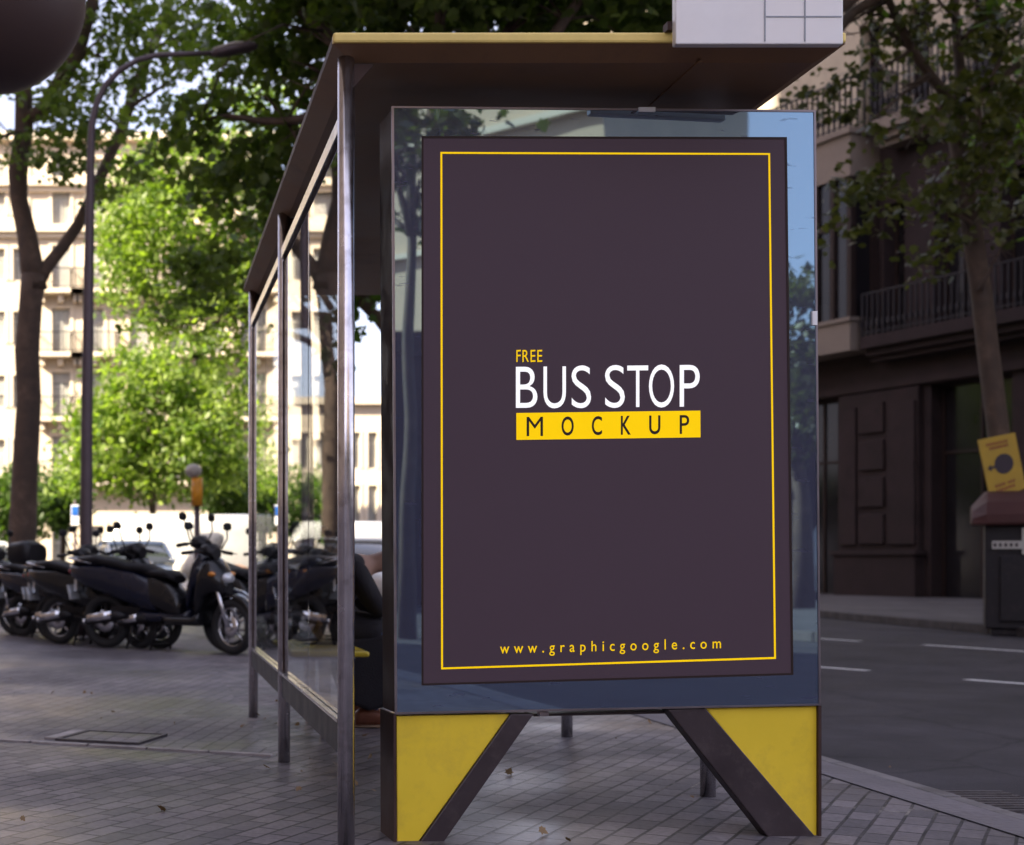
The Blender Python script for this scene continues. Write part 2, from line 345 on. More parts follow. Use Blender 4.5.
# dark blue mirror-like border glass of the advertising panel
def border_mat():
    m, nt, p, out = new_mat('blue_backed_glass'); L = nt.links.new
    p.inputs['Base Color'].default_value = (.055,.060,.115, 1); p.inputs['Roughness'].default_value = .4
    gl = N(nt, 'ShaderNodeBsdfGlossy'); gl.inputs['Color'].default_value = (.42,.66,.84, 1); gl.inputs['Roughness'].default_value = .012
    tc = N(nt, 'ShaderNodeTexCoord'); n1 = N(nt, 'ShaderNodeTexNoise'); n1.inputs['Scale'].default_value = 2.2; n1.inputs['Detail'].default_value = 1
    L(tc.outputs['Object'], n1.inputs['Vector'])
    b = N(nt, 'ShaderNodeBump'); b.inputs['Strength'].default_value = .05; b.inputs['Distance'].default_value = .02; L(n1.outputs['Fac'], b.inputs['Height']); L(b.outputs[0], gl.inputs['Normal'])
    # old tape and scratches: rough streaks
    n2 = N(nt, 'ShaderNodeTexNoise'); n2.inputs['Scale'].default_value = 26; n2.inputs['Detail'].default_value = 6
    mp = N(nt, 'ShaderNodeMapping'); mp.inputs['Scale'].default_value = (.35, 1, 2.2); L(tc.outputs['Object'], mp.inputs['Vector']); L(mp.outputs[0], n2.inputs['Vector'])
    mr = N(nt, 'ShaderNodeMapRange'); mr.inputs['From Min'].default_value = .66; mr.inputs['From Max'].default_value = .74; mr.inputs['To Min'].default_value = .40; mr.inputs['To Max'].default_value = .16
    L(n2.outputs['Fac'], mr.inputs['Value'])
    ms = N(nt, 'ShaderNodeMixShader'); L(mr.outputs[0], ms.inputs[0]); L(p.outputs[0], ms.inputs[1]); L(gl.outputs[0], ms.inputs[2]); L(ms.outputs[0], out.inputs['Surface'])
    return m
M['border'] = border_mat()
POSTER_E = 0.11
def print_mat(name, col, e):       # printed sheet, with a faint glow added to brighten its colours
    m = mat(name, col, .5, 0, var=.01, bump=0, spec=.15)
    p = m.node_tree.nodes['Principled BSDF']; p.inputs['Emission Color'].default_value = (*col, 1); p.inputs['Emission Strength'].default_value = e
    return m
M['poster'] = print_mat('poster_plum', (.048,.032,.044), POSTER_E)
M['ptwhite'] = print_mat('poster_white', (.92,.92,.92), .16)
M['ptyel'] = print_mat('poster_yellow', (.90,.58,.0), .15)
M['ptdark'] = print_mat('poster_dark', (.02,.013,.013), .1)

# ------------------------------------------------------------------ ground
def sheet(name, pts, z, m, thick=None, label=None):
    b = MB()
    if thick: b.slab([(x, y, z-thick) for x, y in pts], (0, 0, thick))
    else: b.add([(x, y, z) for x, y in pts], [list(range(len(pts)))])
    o = b.build(name, m); return tag(o, label, None, None, 'structure')
RZ = -0.10
KX = 3.27
sheet('ground', [(-400,-300),(400,-300),(400,500),(-400,500)], RZ, M['asphalt'])
sheet('pavement', [(-60,-60),(KX-.12,-60),(KX-.12,30),(-60,30)], 0, M['pavers'], .12)
q1, q2 = G(0,741), G(250,755); ys_ = lambda x: q1.y+(x-q1.x)*(q2.y-q1.y)/(q2.x-q1.x)
sheet('plaza_paving', [(-30,ys_(-30)),(.60,ys_(.60)),(.60,30),(-60,30)], .004, M['plaza'])
sheet('kerb_strip', [(KX-.31,-30),(KX-.122,-30),(KX-.122,30),(KX-.31,30)], .005, M['concrete'])
b = MB()
an_ = math.atan2(q2.y-q1.y, q2.x-q1.x); rs_ = Matrix.Rotation(an_, 3, 'Z')
for i in range(26):
    x = .46-i*.30; b.box((x, ys_(x), .004), (.31,.035,.012), rs_)
tag(b.build('paving_strip', M['palestrip']), kind='structure')
kb = MB(); y = -12.0
while y < 30:
    l = .92+.03*random.random(); kb.box((KX-.075+random.uniform(-.003,.003), y+l/2, -.055+random.uniform(-.002,.003)), (.085, l-.012, .12)); y += l
tag(kb.build('kerb', M['kerb'], bevel=.012), kind='structure')
k1 = G(823,617,RZ); k2 = G(1024,636,RZ)
kd = (k2-k1).normalized(); A = k1-kd*14; Bq = k2+kd*40
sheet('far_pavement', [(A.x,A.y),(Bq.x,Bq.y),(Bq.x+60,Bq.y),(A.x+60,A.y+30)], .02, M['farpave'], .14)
kb = MB(); t = 0; Ltot = (Bq-A).length
ang = math.atan2(kd.y, kd.x); rm = Matrix.Rotation(ang, 3, 'Z')
nrm = Vector((kd.y, -kd.x, 0)); nrm = nrm if nrm.x < 0 else -nrm
while t < Ltot:
    c = A+kd*(t+.5)+nrm*.09; kb.box((c.x, c.y, -.035), (.985, .17, .13), rm); t += 1
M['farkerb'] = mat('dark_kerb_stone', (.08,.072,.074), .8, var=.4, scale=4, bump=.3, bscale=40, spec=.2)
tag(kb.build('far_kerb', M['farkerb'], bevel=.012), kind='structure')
# lane markings (dashes)
def dash(p, q, w=.12):
    a, b = G(*p, RZ), G(*q, RZ); d = (b-a).normalized(); s = Vector((-d.y, d.x, 0))*w/2
    z = Vector((0,0,.004)); MB().quad(a-s+z, b-s+z, b+s+z, a+s+z).build
    o = MB().quad(a-s+z, b-s+z, b+s+z, a+s+z).build('lane_marking', M['paint']); o['kind'] = 'structure'
dash((770,663.5),(868,671)); dash((966,679.8),(1075,688)); dash((923.5,645),(1060,654)); dash((800,637.5),(861,641.5))
# far side of the cross street
sheet('distant_pavement', [(-80,63),(60,63),(60,75),(-80,75)], .02, M['farpave'], .12)
# gully grate by the kerb
g0 = G(862,762,RZ); gr = thing('drain_grate', (KX+.33, 6.1, RZ), 'dark iron drain grate set in the gutter beside the kerb', 'drain')
b = MB(); b.box((KX+.33,6.1,RZ+.006),(.40,.62,.012)); b.build('frame', M['iron_cover'], gr)
b = MB()
for i in range(9): b.box((KX+.33, 5.86+i*.06, RZ+.018),(.34,.022,.012))
b.build('bars', M['iron_cover'], gr)
# inspection cover in the paving
mc_ = G(112,739); mh = thing('inspection_cover', (mc_.x, mc_.y, 0), 'square cast iron inspection cover let into the paving at left', 'manhole cover')
rm2 = Matrix.Rotation(R(-22), 3, 'Z')
b = MB(); b.box((mc_.x, mc_.y, .006), (.42,.36,.012), rm2); b.build('cover', M['plaza'], mh, bevel=.003)
b = MB()
for sx, sy, dx, dy in ((.225,0,.02,.40),(0,.195,.43,.02),(0,-.195,.43,.02),(-.225,0,.02,.40)):
    c = rm2 @ Vector((sx,sy,0)); b.box((mc_.x+c.x, mc_.y+c.y, .008), (dx,dy,.016), rm2)
b.build('frame', M['iron_cover'], mh)
b = MB(); c = rm2 @ Vector((-.275,0,0)); b.box((mc_.x+c.x, mc_.y+c.y, .008), (.065,.36,.016), rm2); b.build('stone_edge', M['palestrip'], mh)

# ------------------------------------------------------------------ bus shelter
XP = .642; YF, YM, YB = 4.62, 6.70, 8.62
sh = thing('bus_shelter', (XP, YF, 0), 'bus shelter with brown roof, steel posts and tall glass side panes on the pavement', 'bus shelter')
RX0, RX1, RY0, RY1 = .591, 2.212, 4.55, 8.74
def frustum(b, x0,x1,y0,y1,z0, ix, z1):
    vs = [(x0,y0,z0),(x1,y0,z0),(x1,y1,z0),(x0,y1,z0),(x0+ix,y0+ix,z1),(x1-ix,y0+ix,z1),(x1-ix,y1-ix,z1),(x0+ix,y1-ix,z1)]
    b.add(vs, [(0,1,2,3),(4,7,6,5),(0,4,5,1),(1,5,6,2),(2,6,7,3),(3,7,4,0)])
b = MB(); frustum(b, RX0,RX1,RY0,RY1, 2.572, .07, 2.535)
rf = b.build('roof', M['roofunder'], sh)
b = MB(); b.box(((RX0+RX1)/2, RY0+.012, 2.590), (RX1-RX0, .036, .034)); b.build('front_edge', M['rooftop'], rf, bevel=.008)
b = MB(); b.box(((RX0+RX1)/2, (RY0+RY1)/2+.02, 2.588), (RX1-RX0-.004, RY1-RY0-.05, .03)); b.build('roof_sheet', M['darksteel'], rf)
b = MB(); b.box((RX0+1.18, RY0+2.0, 2.533), (.012, 3.9, .005)); b.build('seam', M['roofunder'], rf)
for (x, y_, r_) in ((XP,YF,.0275),(XP,YM,.0285),(XP,YB,.0285),(2.236,5.73,.03),(2.236,7.65,.03)):
    b = MB(); b.cyl((x,y_,0),(x,y_,2.55),r_,24)
    pst = b.build('post', M['steel'], sh)
    b = MB(); b.slab([(x+.02,y_-.006,2.53),(x+.09,y_-.006,2.53),(x+.02,y_-.006,2.45)],(0,.012,0)); b.build('bracket', M['darksteel'], pst)
for (ya, yb) in ((YF,YM),(YM,YB)):
    b = MB(); b.box((XP-.008,(ya+yb)/2,2.355),(.02,yb-ya-.06,.045)); b.build('top_rail', M['rail'], sh)
    b = MB(); b.box((XP+.018,(ya+yb)/2,2.345),(.03,yb-ya-.06,.07)); b.build('rail_backing', M['darksteel'], sh)
    b = MB(); b.box((XP,(ya+yb)/2,.36),(.022,yb-ya-.06,.11)); kp = b.build('kick_panel', M['kick'], sh)
    b = MB(); b.box((XP-.006,(ya+yb)/2,.421),(.04,yb-ya-.06,.012)); b.build('bottom_rail', M['rail'], kp)
    ym = (ya+yb)/2
    for (y0, y1) in ((ya+.035, ym-.004),(ym+.004, yb-.035)):
        b = MB(); b.box((XP,(y0+y1)/2,1.37),(.010,y1-y0,1.88)); b.build('glass_pane', M['glass'], sh)
    b = MB()
    for yy in (ya+.035, yb-.035): b = MB(); b.box((XP+.002,yy,1.37),(.022,.014,1.9)); b.build('pane_edge', M['darksteel'], sh)
# bench
b = MB()
b.box((.95, 7.95, .455), (.40, 1.10, .03))
bn = b.build('bench_seat', M['yellow'], sh, bevel=.012)
for yy in (7.6, 8.3):
    b = MB(); b.box((.95,yy,.22),(.06,.06,.44)); b.box((.95,yy,.43),(.3,.05,.02)); b.build('bench_leg', M['steel'], bn)
# line sign standing on the front of the roof
b = MB(); b.box((1.9125, 4.505, 2.856), (.522, .034, .616)); ls = b.build('route_sign', M['white'], sh, bevel=.004)
b = MB(); YS = 4.4865
for px in (765, 805): x = (px-CX)/F*YS; b.box((x, YS, 2.856), (.004, .002, .60))
for py in (16.5,-12,-42): zz = H-(py-CY)/F*YS; b.box(((804-CX)/F*YS, YS+.0006, zz), (.235, .002, .004))
b.build('grid_lines', M['greyline'], ls)
b = MB(); b.box((1.648,4.54,2.618),(.022,.04,.026)); b.build('sign_bracket', M['darksteel'], ls)

# ------------------------------------------------------------------ advertising panel
PA, PB = Vector((.817,4.80)), Vector((2.288,4.905))
d2 = (PB-PA).normalized(); n2 = Vector((d2.y,-d2.x)); n2 = n2 if n2.y < 0 else -n2
PP = Plane2(PA, d2, n2)
ad = thing('advertising_panel', (1.55, 4.95, 0), 'large advertising panel with plum poster, dark blue glass border and yellow triangular feet', 'advertising panel')
back = Vector((-n2.x, -n2.y, 0))
def pslab(b, pix, off, depth):
    pts = [PP.p(x, y, off) for x, y in pix]; b.slab(pts, back*depth)
OUT = [(392.5,107),(815,111),(820,704.5),(396,713.5)]
b = MB(); pslab(b, OUT, -.004, .19); b.build('casing', M['darksteel'], ad, bevel=.004)
def ring(b, o, i, off, depth=.003):
    k = len(o)
    for a in range(k):
        c = (a+1) % k; pslab(b, [o[a], o[c], i[c], i[a]], off, depth)
IN = [(421.5,136),(787,137),(793.5,675),(421.5,685.5)]
O2 = [(394,108),(814,112),(819,703.7),(397.2,712.3)]
b = MB(); ring(b, O2, IN, .001, .004); b.build('border_glass', M['border'], ad)
b = MB(); ring(b, [(391.5,106),(816,110),(821,705.5),(395,714.5)], O2, .004, .007); b.build('trim', M['silver'], ad)
b = MB(); pts = [PP.p(x,y,-.0015) for x,y in IN]; b.quad(*pts); po = b.build('poster', M['poster'], ad)
tag(po, 'plum poster with a thin yellow frame line and white and yellow lettering')
b = MB(); ring(b, IN, [(423.5,138),(785,139),(791.5,673),(423.5,683.5)], .0012, .003); b.build('inner_edge', M['ptdark'], po)
YO = [(440.4,151.9),(770.1,153.1),(776.0,658.9),(441.1,669.4)]; YI = [(442.3,153.8),(768.3,154.9),(774.1,657.0),(443.0,667.5)]
b = MB()
for a in range(4):
    c = (a+1) % 4; b.quad(*[PP.p(x,y,.0006) for x,y in (YO[a],YO[c],YI[c],YI[a])])
b.build('frame_line', M['ptyel'], po)
b = MB(); b.quad(*[PP.p(x,y,.0006) for x,y in ((516.3,413),(700.4,410.6),(700.5,437.3),(516.4,439.9))]); bd = b.build('yellow_band', M['ptyel'], po)
def text_verts(s, offset=0, space=1):
    cu = bpy.data.curves.new('t', 'FONT'); cu.body = s; cu.offset = offset; cu.space_character = space; cu.resolution_u = 6; cu.fill_mode = 'FRONT'
    o = bpy.data.objects.new('t', cu); COL.objects.link(o); bpy.context.view_layer.update()
    me = bpy.data.meshes.new_from_object(o.evaluated_get(bpy.context.evaluated_depsgraph_get()))
    vs = [tuple(v.co) for v in me.vertices]; fs = [tuple(p.vertices) for p in me.polygons]
    bpy.data.objects.remove(o); bpy.data.curves.remove(cu); bpy.data.meshes.remove(me)
    return vs, fs
def put_text(b, s, TL, TR, BR, BL, fn, offset=0, space=1):
    vs, fs = text_verts(s, offset, space)
    x0 = min(v[0] for v in vs); x1 = max(v[0] for v in vs); y0 = min(v[1] for v in vs); y1 = max(v[1] for v in vs)
    o = []
    for v in vs:
        u = (v[0]-x0)/(x1-x0); w = (v[1]-y0)/(y1-y0)
        px = (BL[0]*(1-u)+BR[0]*u)*(1-w)+(TL[0]*(1-u)+TR[0]*u)*w
        py = (BL[1]*(1-u)+BR[1]*u)*(1-w)+(TL[1]*(1-u)+TR[1]*u)*w
        o.append(fn(px, py))
    b.add(o, fs)
Z = 250/1024
def zx(v): return 480+v*Z
def zy(v): return 320+v*Z
b = MB()
for ch, l, r in (('B',147,235),('U',260,352),('S',375,455),('S',512,593),('T',603,689),('O',692,795),('P',818,900)):
    def yy(x, t): return (192-(x-147)*.0113) if t else (360-(x-147)*.0073)
    e = 3 if ch in 'SO' else 0; e2 = 3 if ch in 'SOU' else 0
    put_text(b, ch, (zx(l),zy(yy(l,1)-e)), (zx(r),zy(yy(r,1)-e)), (zx(r),zy(yy(r,0)+e2)), (zx(l),zy(yy(l,0)+e2)), lambda x,y: PP.p(x,y,.0006), offset=-.004)
b.build('headline_lettering', M['ptwhite'], po)
b = MB()
for ch, l, r in (('F',149,167),('R',174,200),('E',207,227),('E',235,255)):
    put_text(b, ch, (zx(l),zy(123)), (zx(r),zy(122)), (zx(r),zy(171)), (zx(l),zy(172)), lambda x,y: PP.p(x,y,.0006), offset=0)
put_text(b, 'www.graphicgoogle.com', (500,643.2),(721,638.0),(721,651.6),(500,657.0), lambda x,y: PP.p(x,y,.0006), offset=.004, space=1.75)
b.build('small_lettering', M['ptyel'], po)
b = MB()
for ch, l, r in (('M',191,258),('O',334,384),('C',458,500),('K',577,618),('U',693,739),('P',818,857)):
    def yy(x, t): return (397-(x-191)*.012) if t else (476-(x-191)*.015)
    put_text(b, ch, (zx(l),zy(yy(l,1))), (zx(r),zy(yy(r,1))), (zx(r),zy(yy(r,0))), (zx(l),zy(yy(l,0))), lambda x,y: PP.p(x,y,.0012), offset={'M':0,'P':.004}.get(ch,.013))
b.build('band_lettering', M['ptdark'], bd)
# clips
b = MB(); pslab(b, [(639,107),(655.5,107),(655.5,111.5),(639,111.5)], .010, .03); b.build('clip', M['white'], ad)
b = MB(); pslab(b, [(812.5,311),(817.5,311),(817.5,325),(812.5,325)], .010, .03); b.build('clip', M['white'], ad)
# feet: yellow gusset and diagonal strut at each side
def leg(yel, strut, edge):
    b = MB(); pslab(b, yel, -.012, .14); y_ = b.build('foot_panel', M['yellow'], ad, bevel=.003)
    b = MB(); pslab(b, strut, -.002, .06); b.build('strut', M['strut'], ad, bevel=.004)
    b = MB(); pslab(b, edge, .002, .19); b.build('side_edge', M['darksteel'], ad)
leg([(396.5,716),(510,714),(412,851),(397,851)], [(511,714),(534,714),(437,852),(413,852)], [(393.5,714.6),(396,714.6),(397,854),(394,854)])
leg([(705.5,708),(818,706),(818,836),(811,836.5)], [(667.5,709.6),(705.5,708),(819.5,841),(819,846),(775,846)], [(818.5,705.6),(821.5,705.6),(821.5,847),(818.5,847)])
b = MB(); pslab(b, [(534,714),(667,711),(667,713.5),(534,716.5)], -.05, .1); b.build('crossbar', M['strut'], ad)
b = MB(); pslab(b, [(540,712),(549,712),(549,716),(540,716)], -.01, .03); b.build('latch', M['silver'], ad)

# ------------------------------------------------------------------ person sitting in the shelter, facing the road (+X)
def skin_obj(name, verts, edges, radii, m, parent=None, sub=2, root=0):
    me = bpy.data.meshes.new(name); off = wloc(parent) if parent else Vector((0,0,0))
    me.from_pydata([tuple(Vector(v)-off) for v in verts], edges, [])
    o = bpy.data.objects.new(name, me); COL.objects.link(o)
    o.modifiers.new('skin', 'SKIN'); sl = me.skin_vertices[0]
    for i, r in enumerate(radii):
        sl.data[i].radius = r if isinstance(r, tuple) else (r, r); sl.data[i].use_root = (i == root)
    s = o.modifiers.new('sub', 'SUBSURF'); s.levels = s.render_levels = sub
    me.materials.append(m)
    bpy.context.view_layer.update()
    me2 = bpy.data.meshes.new_from_object(o.evaluated_get(bpy.context.evaluated_depsgraph_get()))
    for p in me2.polygons: p.use_smooth = True
    if not me2.materials: me2.materials.append(m)
    bpy.data.objects.remove(o)
    o = bpy.data.objects.new(name, me2); COL.objects.link(o)
    if parent: o.parent = parent
    return o
pxx, pyy = .92, 8.2
# body: pelvis, spine, neck, head; arms resting on thighs; legs
V = [(pxx,pyy,.57),(pxx+.05,pyy,.68),(pxx+.15,pyy,.81),(pxx+.25,pyy,.89),(pxx+.36,pyy,.92),(pxx+.46,pyy,.935),(pxx+.56,pyy,.96)]
Eg = [(i,i+1) for i in range(6)]
Rr = [(.13,.15),(.12,.14),(.12,.16),(.10,.15),.05,.07,.07]
def limb(base, pts, rs):
    i0 = len(V); prev = base
    for p, r in zip(pts, rs): V.append(p); Rr.append(r); Eg.append((prev, len(V)-1)); prev = len(V)-1
for s in (-1, 1):
    limb(0, [(pxx+.10,pyy+s*.10,.555),(pxx+.27,pyy+s*.11,.545),(pxx+.44,pyy+s*.11,.53),(pxx+.42,pyy+s*.11,.32),(pxx+.33,pyy+s*.12,.11)], [.085,.08,.06,.05,.036])
    limb(3, [(pxx+.25,pyy+s*.19,.88),(pxx+.31,pyy+s*.22,.76),(pxx+.37,pyy+s*.20,.65),(pxx+.52,pyy+s*.09,.70)], [.06,.05,.045,.032])
person = skin_obj('person', V, Eg, Rr, M['skin'])
tag(person, 'person in a long black coat and brown shoes sitting hunched forward on the yellow bench', 'person')
def loftx(b, secs, **k): b.loft(secs, **k)
# coat: torso, sleeves and the skirt hanging from the knees
V2 = [(pxx-.01,pyy,.55),(pxx+.04,pyy,.68),(pxx+.14,pyy,.81),(pxx+.24,pyy,.89),(pxx+.31,pyy,.92)]; E2 = [(0,1),(1,2),(2,3),(3,4)]
R2 = [(.155,.19),(.14,.165),(.14,.18),(.11,.16),(.07,.09)]
for s in (-1,1):
    i = len(V2); V2 += [(pxx+.24,pyy+s*.19,.88),(pxx+.31,pyy+s*.225,.76),(pxx+.37,pyy+s*.205,.655),(pxx+.49,pyy+s*.10,.695)]
    E2 += [(3,i),(i,i+1),(i+1,i+2),(i+2,i+3)]; R2 += [.075,.066,.06,.045]
    i = len(V2); V2 += [(pxx+.12,pyy+s*.10,.56),(pxx+.30,pyy+s*.12,.56),(pxx+.43,pyy+s*.12,.54)]
    E2 += [(0,i),(i,i+1),(i+1,i+2)]; R2 += [.11,.105,.09]
skin_obj('coat', V2, E2, R2, M['coat'], person)
for s in (-1,1):
    skin_obj('trouser_leg', [(pxx+.10,pyy+s*.10,.555),(pxx+.27,pyy+s*.11,.545),(pxx+.44,pyy+s*.11,.525),(pxx+.42,pyy+s*.11,.32),(pxx+.335,pyy+s*.12,.09)], [(0,1),(1,2),(2,3),(3,4)], [.095,.09,.075,.062,.052], M['jeans'], person)
b = MB()
prof = [(pxx-.06,.47),(pxx+.20,.50),(pxx+.46,.53),(pxx+.53,.50),(pxx+.52,.36),(pxx+.50,.14),(pxx+.32,.10),(pxx+.22,.14),(pxx+.16,.30),(pxx+.02,.44)]
b.slab([(x,pyy-.20,z) for x,z in prof],(0,.07,0)); 
b.slab([(x,pyy+.13,z) for x,z in prof],(0,.07,0)); b.build('coat_skirt', M['coat'], person, bevel=.02)
hX, hZ = pxx+.47, .985
b = MB(); b.blob((hX+.115,pyy,hZ+.0),(.10,.078,.125),20,14)
b.blob((hX+.215,pyy,hZ-.015),(.018,.016,.022),8,6)
for s in (-1,1): b.blob((hX+.10,pyy+s*.078,hZ-.01),(.02,.012,.032),8,6)
b.cyl((hX-.04,pyy,hZ-.07),(hX+.06,pyy,hZ-.03),.052,14)
hd = b.build('head', M['skin'], person)
b = MB(); b.blob((hX+.09,pyy,hZ+.035),(.112,.09,.115),20,12); b.blob((hX+.03,pyy,hZ-.03),(.06,.08,.09),14,8); b.build('hair', M['hair'], person)
for s in (-1,1):
    b = MB(); hx, hy, hz = pxx+.53, pyy+s*.075, .70
    b.blob((hx,hy,hz),(.05,.04,.018),12,8)
    for k in range(4):
        fy = hy-.03+k*.02; l = (.055,.068,.072,.06)[k]
        b.tube([(hx+.02,fy,hz),(hx+.05,fy,hz+.004),(hx+.05+l*.6,fy,hz-.006),(hx+.04+l,fy,hz-.028)],[.010,.009,.0085,.007],8)
    b.tube([(hx-.01,hy-s*.035,hz),(hx+.02,hy-s*.055,hz-.004),(hx+.05,hy-s*.06,hz-.015)],[.012,.010,.008],8)
    b.build('hand', M['skin'], person)
    b = MB(); fx, fy = pxx+.34, pyy+s*.12
    b.loft([(fx-.09,fy,.05,.026,.035),(fx-.06,fy,.06,.040,.052),(fx+.0,fy,.065,.043,.055),(fx+.07,fy,.05,.047,.038),(fx+.14,fy,.038,.045,.028),(fx+.18,fy,.03,.030,.018)],16,2.4)
    so = b.build('shoe', M['shoe'], person)
    b = MB(); b.loft([(fx-.095,fy,.009,.03,.009),(fx-.05,fy,.009,.042,.009),(fx+.08,fy,.009,.05,.009),(fx+.15,fy,.009,.047,.009),(fx+.19,fy,.009,.026,.009)],16,2.6); b.build('sole', M['sole'], so)

# ------------------------------------------------------------------ scooters (local frame: x forward, rear wheel hub at x=0)
def make_scooter(label, paint, rim_m):
    t = thing('scooter', (0,0,0), label, 'scooter', 'scooters and motorbikes parked in a row')
    Lc = dict(local=True)
    for (x, r, nm) in ((0,.27,'rear_wheel'),(1.38,.28,'front_wheel')):
        b = MB(); b.torus((x,0,r), r-.045, .046, 'y', 36, 10, 1.05); w = b.build(nm, M['rubber'], t, **Lc)
        b = MB(); b.torus((x,0,r), r-.085, .012, 'y', 32, 8)
        for k in range(5):
            a = 2*math.pi*k/5+.3
            b.tube([(x+.03*math.cos(a),0,r+.03*math.sin(a)),(x+(r-.09)*math.cos(a+.18),0,r+(r-.09)*math.sin(a+.18))],[.016,.010],6)
        b.cyl((x,-.06,r),(x,.06,r),.035,14); b.build('rim', rim_m, w, **Lc)
        b = MB(); b.lathe((x,-.045,r),[(.05,0),(.11,0),(.11,.005),(.05,.005),(.05,0)],'y',24); b.build('brake_disc', M['chrome'], w, **Lc)
    b = MB()   # rear body
    b.loft([(-.42,0,.80,.05,.03),(-.36,0,.76,.11,.07),(-.2,0,.72,.15,.12),(.05,0,.68,.17,.16),(.35,0,.60,.175,.19),(.55,0,.53,.16,.18),(.66,0,.47,.13,.14),(.72,0,.42,.10,.08)],22,2.8)
    b.loft([(.45,0,.34,.15,.06),(.6,0,.32,.18,.05),(.95,0,.32,.19,.05),(1.05,0,.36,.16,.07)],18,3.5)
    b.build('body', paint, t, **Lc)
    b = MB()   # seat
    b.loft([(-.36,0,.83,.08,.02),(-.28,0,.86,.13,.05),(-.05,0,.87,.15,.055),(.18,0,.83,.155,.05),(.3,0,.80,.15,.045),(.5,0,.79,.13,.045),(.62,0,.74,.08,.04)],20,2.8)
    b.build('seat', M['seatm'], t, **Lc)
    b = MB()   # leg shield and nose
    b.loft([(.98,0,.42,.14,.10),(1.02,0,.55,.19,.16),(1.08,0,.72,.21,.18),(1.13,0,.78,.19,.19),(1.20,0,.76,.15,.17),(1.28,0,.70,.10,.12),(1.34,0,.66,.05,.06)],22,2.6)
    sh_ = b.build('front_fairing', paint, t, **Lc)
    b = MB(); b.blob((1.315,0,.76),(.04,.085,.055),14,8); b.build('headlight', M['clearlens'], sh_, **Lc)
    for s in (-1,1):
        b = MB(); b.blob((1.22,s*.14,.80),(.05,.03,.025),10,6); b.build('indicator', M['amber'], sh_, **Lc)
    b = MB()   # mudguard
    n = 9; vs = []; 
    for i in range(n):
        a = R(20+125*i/(n-1)); rr = .315
        for s, dz in ((-.055,-.02),(-.045,.012),(.045,.012),(.055,-.02)): vs.append((1.38-(rr+dz)*math.cos(a)*-1, s, .28+(rr+dz)*math.sin(a)))
    b.add(vs, [(i*4+j,i*4+j+1,(i+1)*4+j+1,(i+1)*4+j) for i in range(n-1) for j in range(3)], True); b.build('mudguard', paint, t, **Lc)
    b = MB()
    for s in (-1,1): b.tube([(1.17,s*.075,.80),(1.38,s*.075,.28)],[.02,.026],10)
    b.build('fork', M['chrome'] if rim_m is M['chrome'] else M['black'], t, **Lc)
    b = MB()   # handlebar
    b.loft([(.98,0,1.02,.05,.03),(1.03,0,1.04,.12,.06),(1.10,0,1.04,.11,.065),(1.16,0,1.00,.06,.05)],16,2.4)
    b.tube([(1.03,-.33,1.01),(1.06,-.16,1.03),(1.09,0,1.0),(1.06,.16,1.03),(1.03,.33,1.01)],.014,8)
    for s in (-1,1): b.tube([(1.03,s*.22,1.02),(1.02,s*.35,1.005)],.020,10); b.tube([(1.05,s*.2,1.02),(1.11,s*.33,1.0)],.006,6)
    b.cyl((1.10,0,.80),(1.07,0,1.0),.03,10)
    hb = b.build('handlebar', M['black'], t, **Lc)
    for s in (-1,1):
        b = MB(); b.tube([(1.05,s*.17,1.05),(1.06,s*.24,1.15),(1.04,s*.26,1.24)],.008,6); b.loft([(1.045,s*.27,1.275,.05,.03),(1.03,s*.275,1.28,.06,.042),(1.015,s*.275,1.28,.05,.035)],14,3); b.build('mirror', M['black'], hb, **Lc)
    b = MB(); b.loft([(-.12,-.19,.27,.03,.03),(-.06,-.19,.29,.055,.055),(.25,-.18,.33,.05,.05),(.33,-.17,.33,.02,.02)],16,2); b.tube([(.3,-.17,.33),(.5,-.1,.28)],.016,8)
    ex = b.build('exhaust', M['black'], t, **Lc)
    b = MB(); b.loft([(-.07,-.225,.30,.035,.045),(.2,-.215,.34,.033,.042)],14,2); b.cyl((-.15,-.19,.265),(-.12,-.19,.27),.028,12); b.build('heat_shield', M['chrome'], ex, **Lc)
    b = MB(); b.box((.28,.0,.34),(.34,.2,.16)); b.loft([(-.05,.11,.28,.04,.06),(.2,.12,.33,.045,.09),(.45,.1,.36,.04,.09)],14,2.5)
    b.tube([(-.02,.12,.30),(-.1,.12,.62)],.025,8); b.build('engine', M['black'], t, **Lc)
    b = MB()
    for s in (-1,1): b.tube([(.38,s*.10,.28),(.32,s*.14,.01)],.013,8)
    b.tube([(.33,-.14,.07),(.33,.14,.07)],.01,6); b.build('stand', M['black'], t, **Lc)
    b = MB(); b.blob((-.40,0,.76),(.03,.09,.03),12,6); b.build('tail_light', M['redlens'], t, **Lc)
    b = MB(); b.box((-.40,0,.55),(.012,.18,.15), Matrix.Rotation(R(-15),3,'Y')); b.box((-.36,0,.62),(.03,.06,.12)); b.build('number_plate', M['clearlens'], t, **Lc)
    b = MB(); b.tube([(-.1,.13,.84),(-.38,.12,.89),(-.44,0,.90),(-.38,-.12,.89),(-.1,-.13,.84)],.011,8); b.build('grab_rail', M['chrome'], t, **Lc)
    return t
def place(t, px_foot, py_foot, yaw, at_front=True, sc_=1.0):
    g = G(px_foot, py_foot); c, s_ = math.cos(yaw), math.sin(yaw)
    x = 1.38*sc_ if at_front else 0
    t.location = (g.x-c*x, g.y-s_*x, 0); t.rotation_euler = (0,0,yaw); t.scale = (sc_,)*3
s1 = make_scooter('black scooter with spoked front wheel nearest the shelter, front end turned toward it', M['blackgloss'], M['chrome'])
place(s1, 233, 655, R(-48))
s2 = make_scooter('large dark blue scooter with silver exhaust shield in the middle of the row', M['blackpaint'], M['black'])
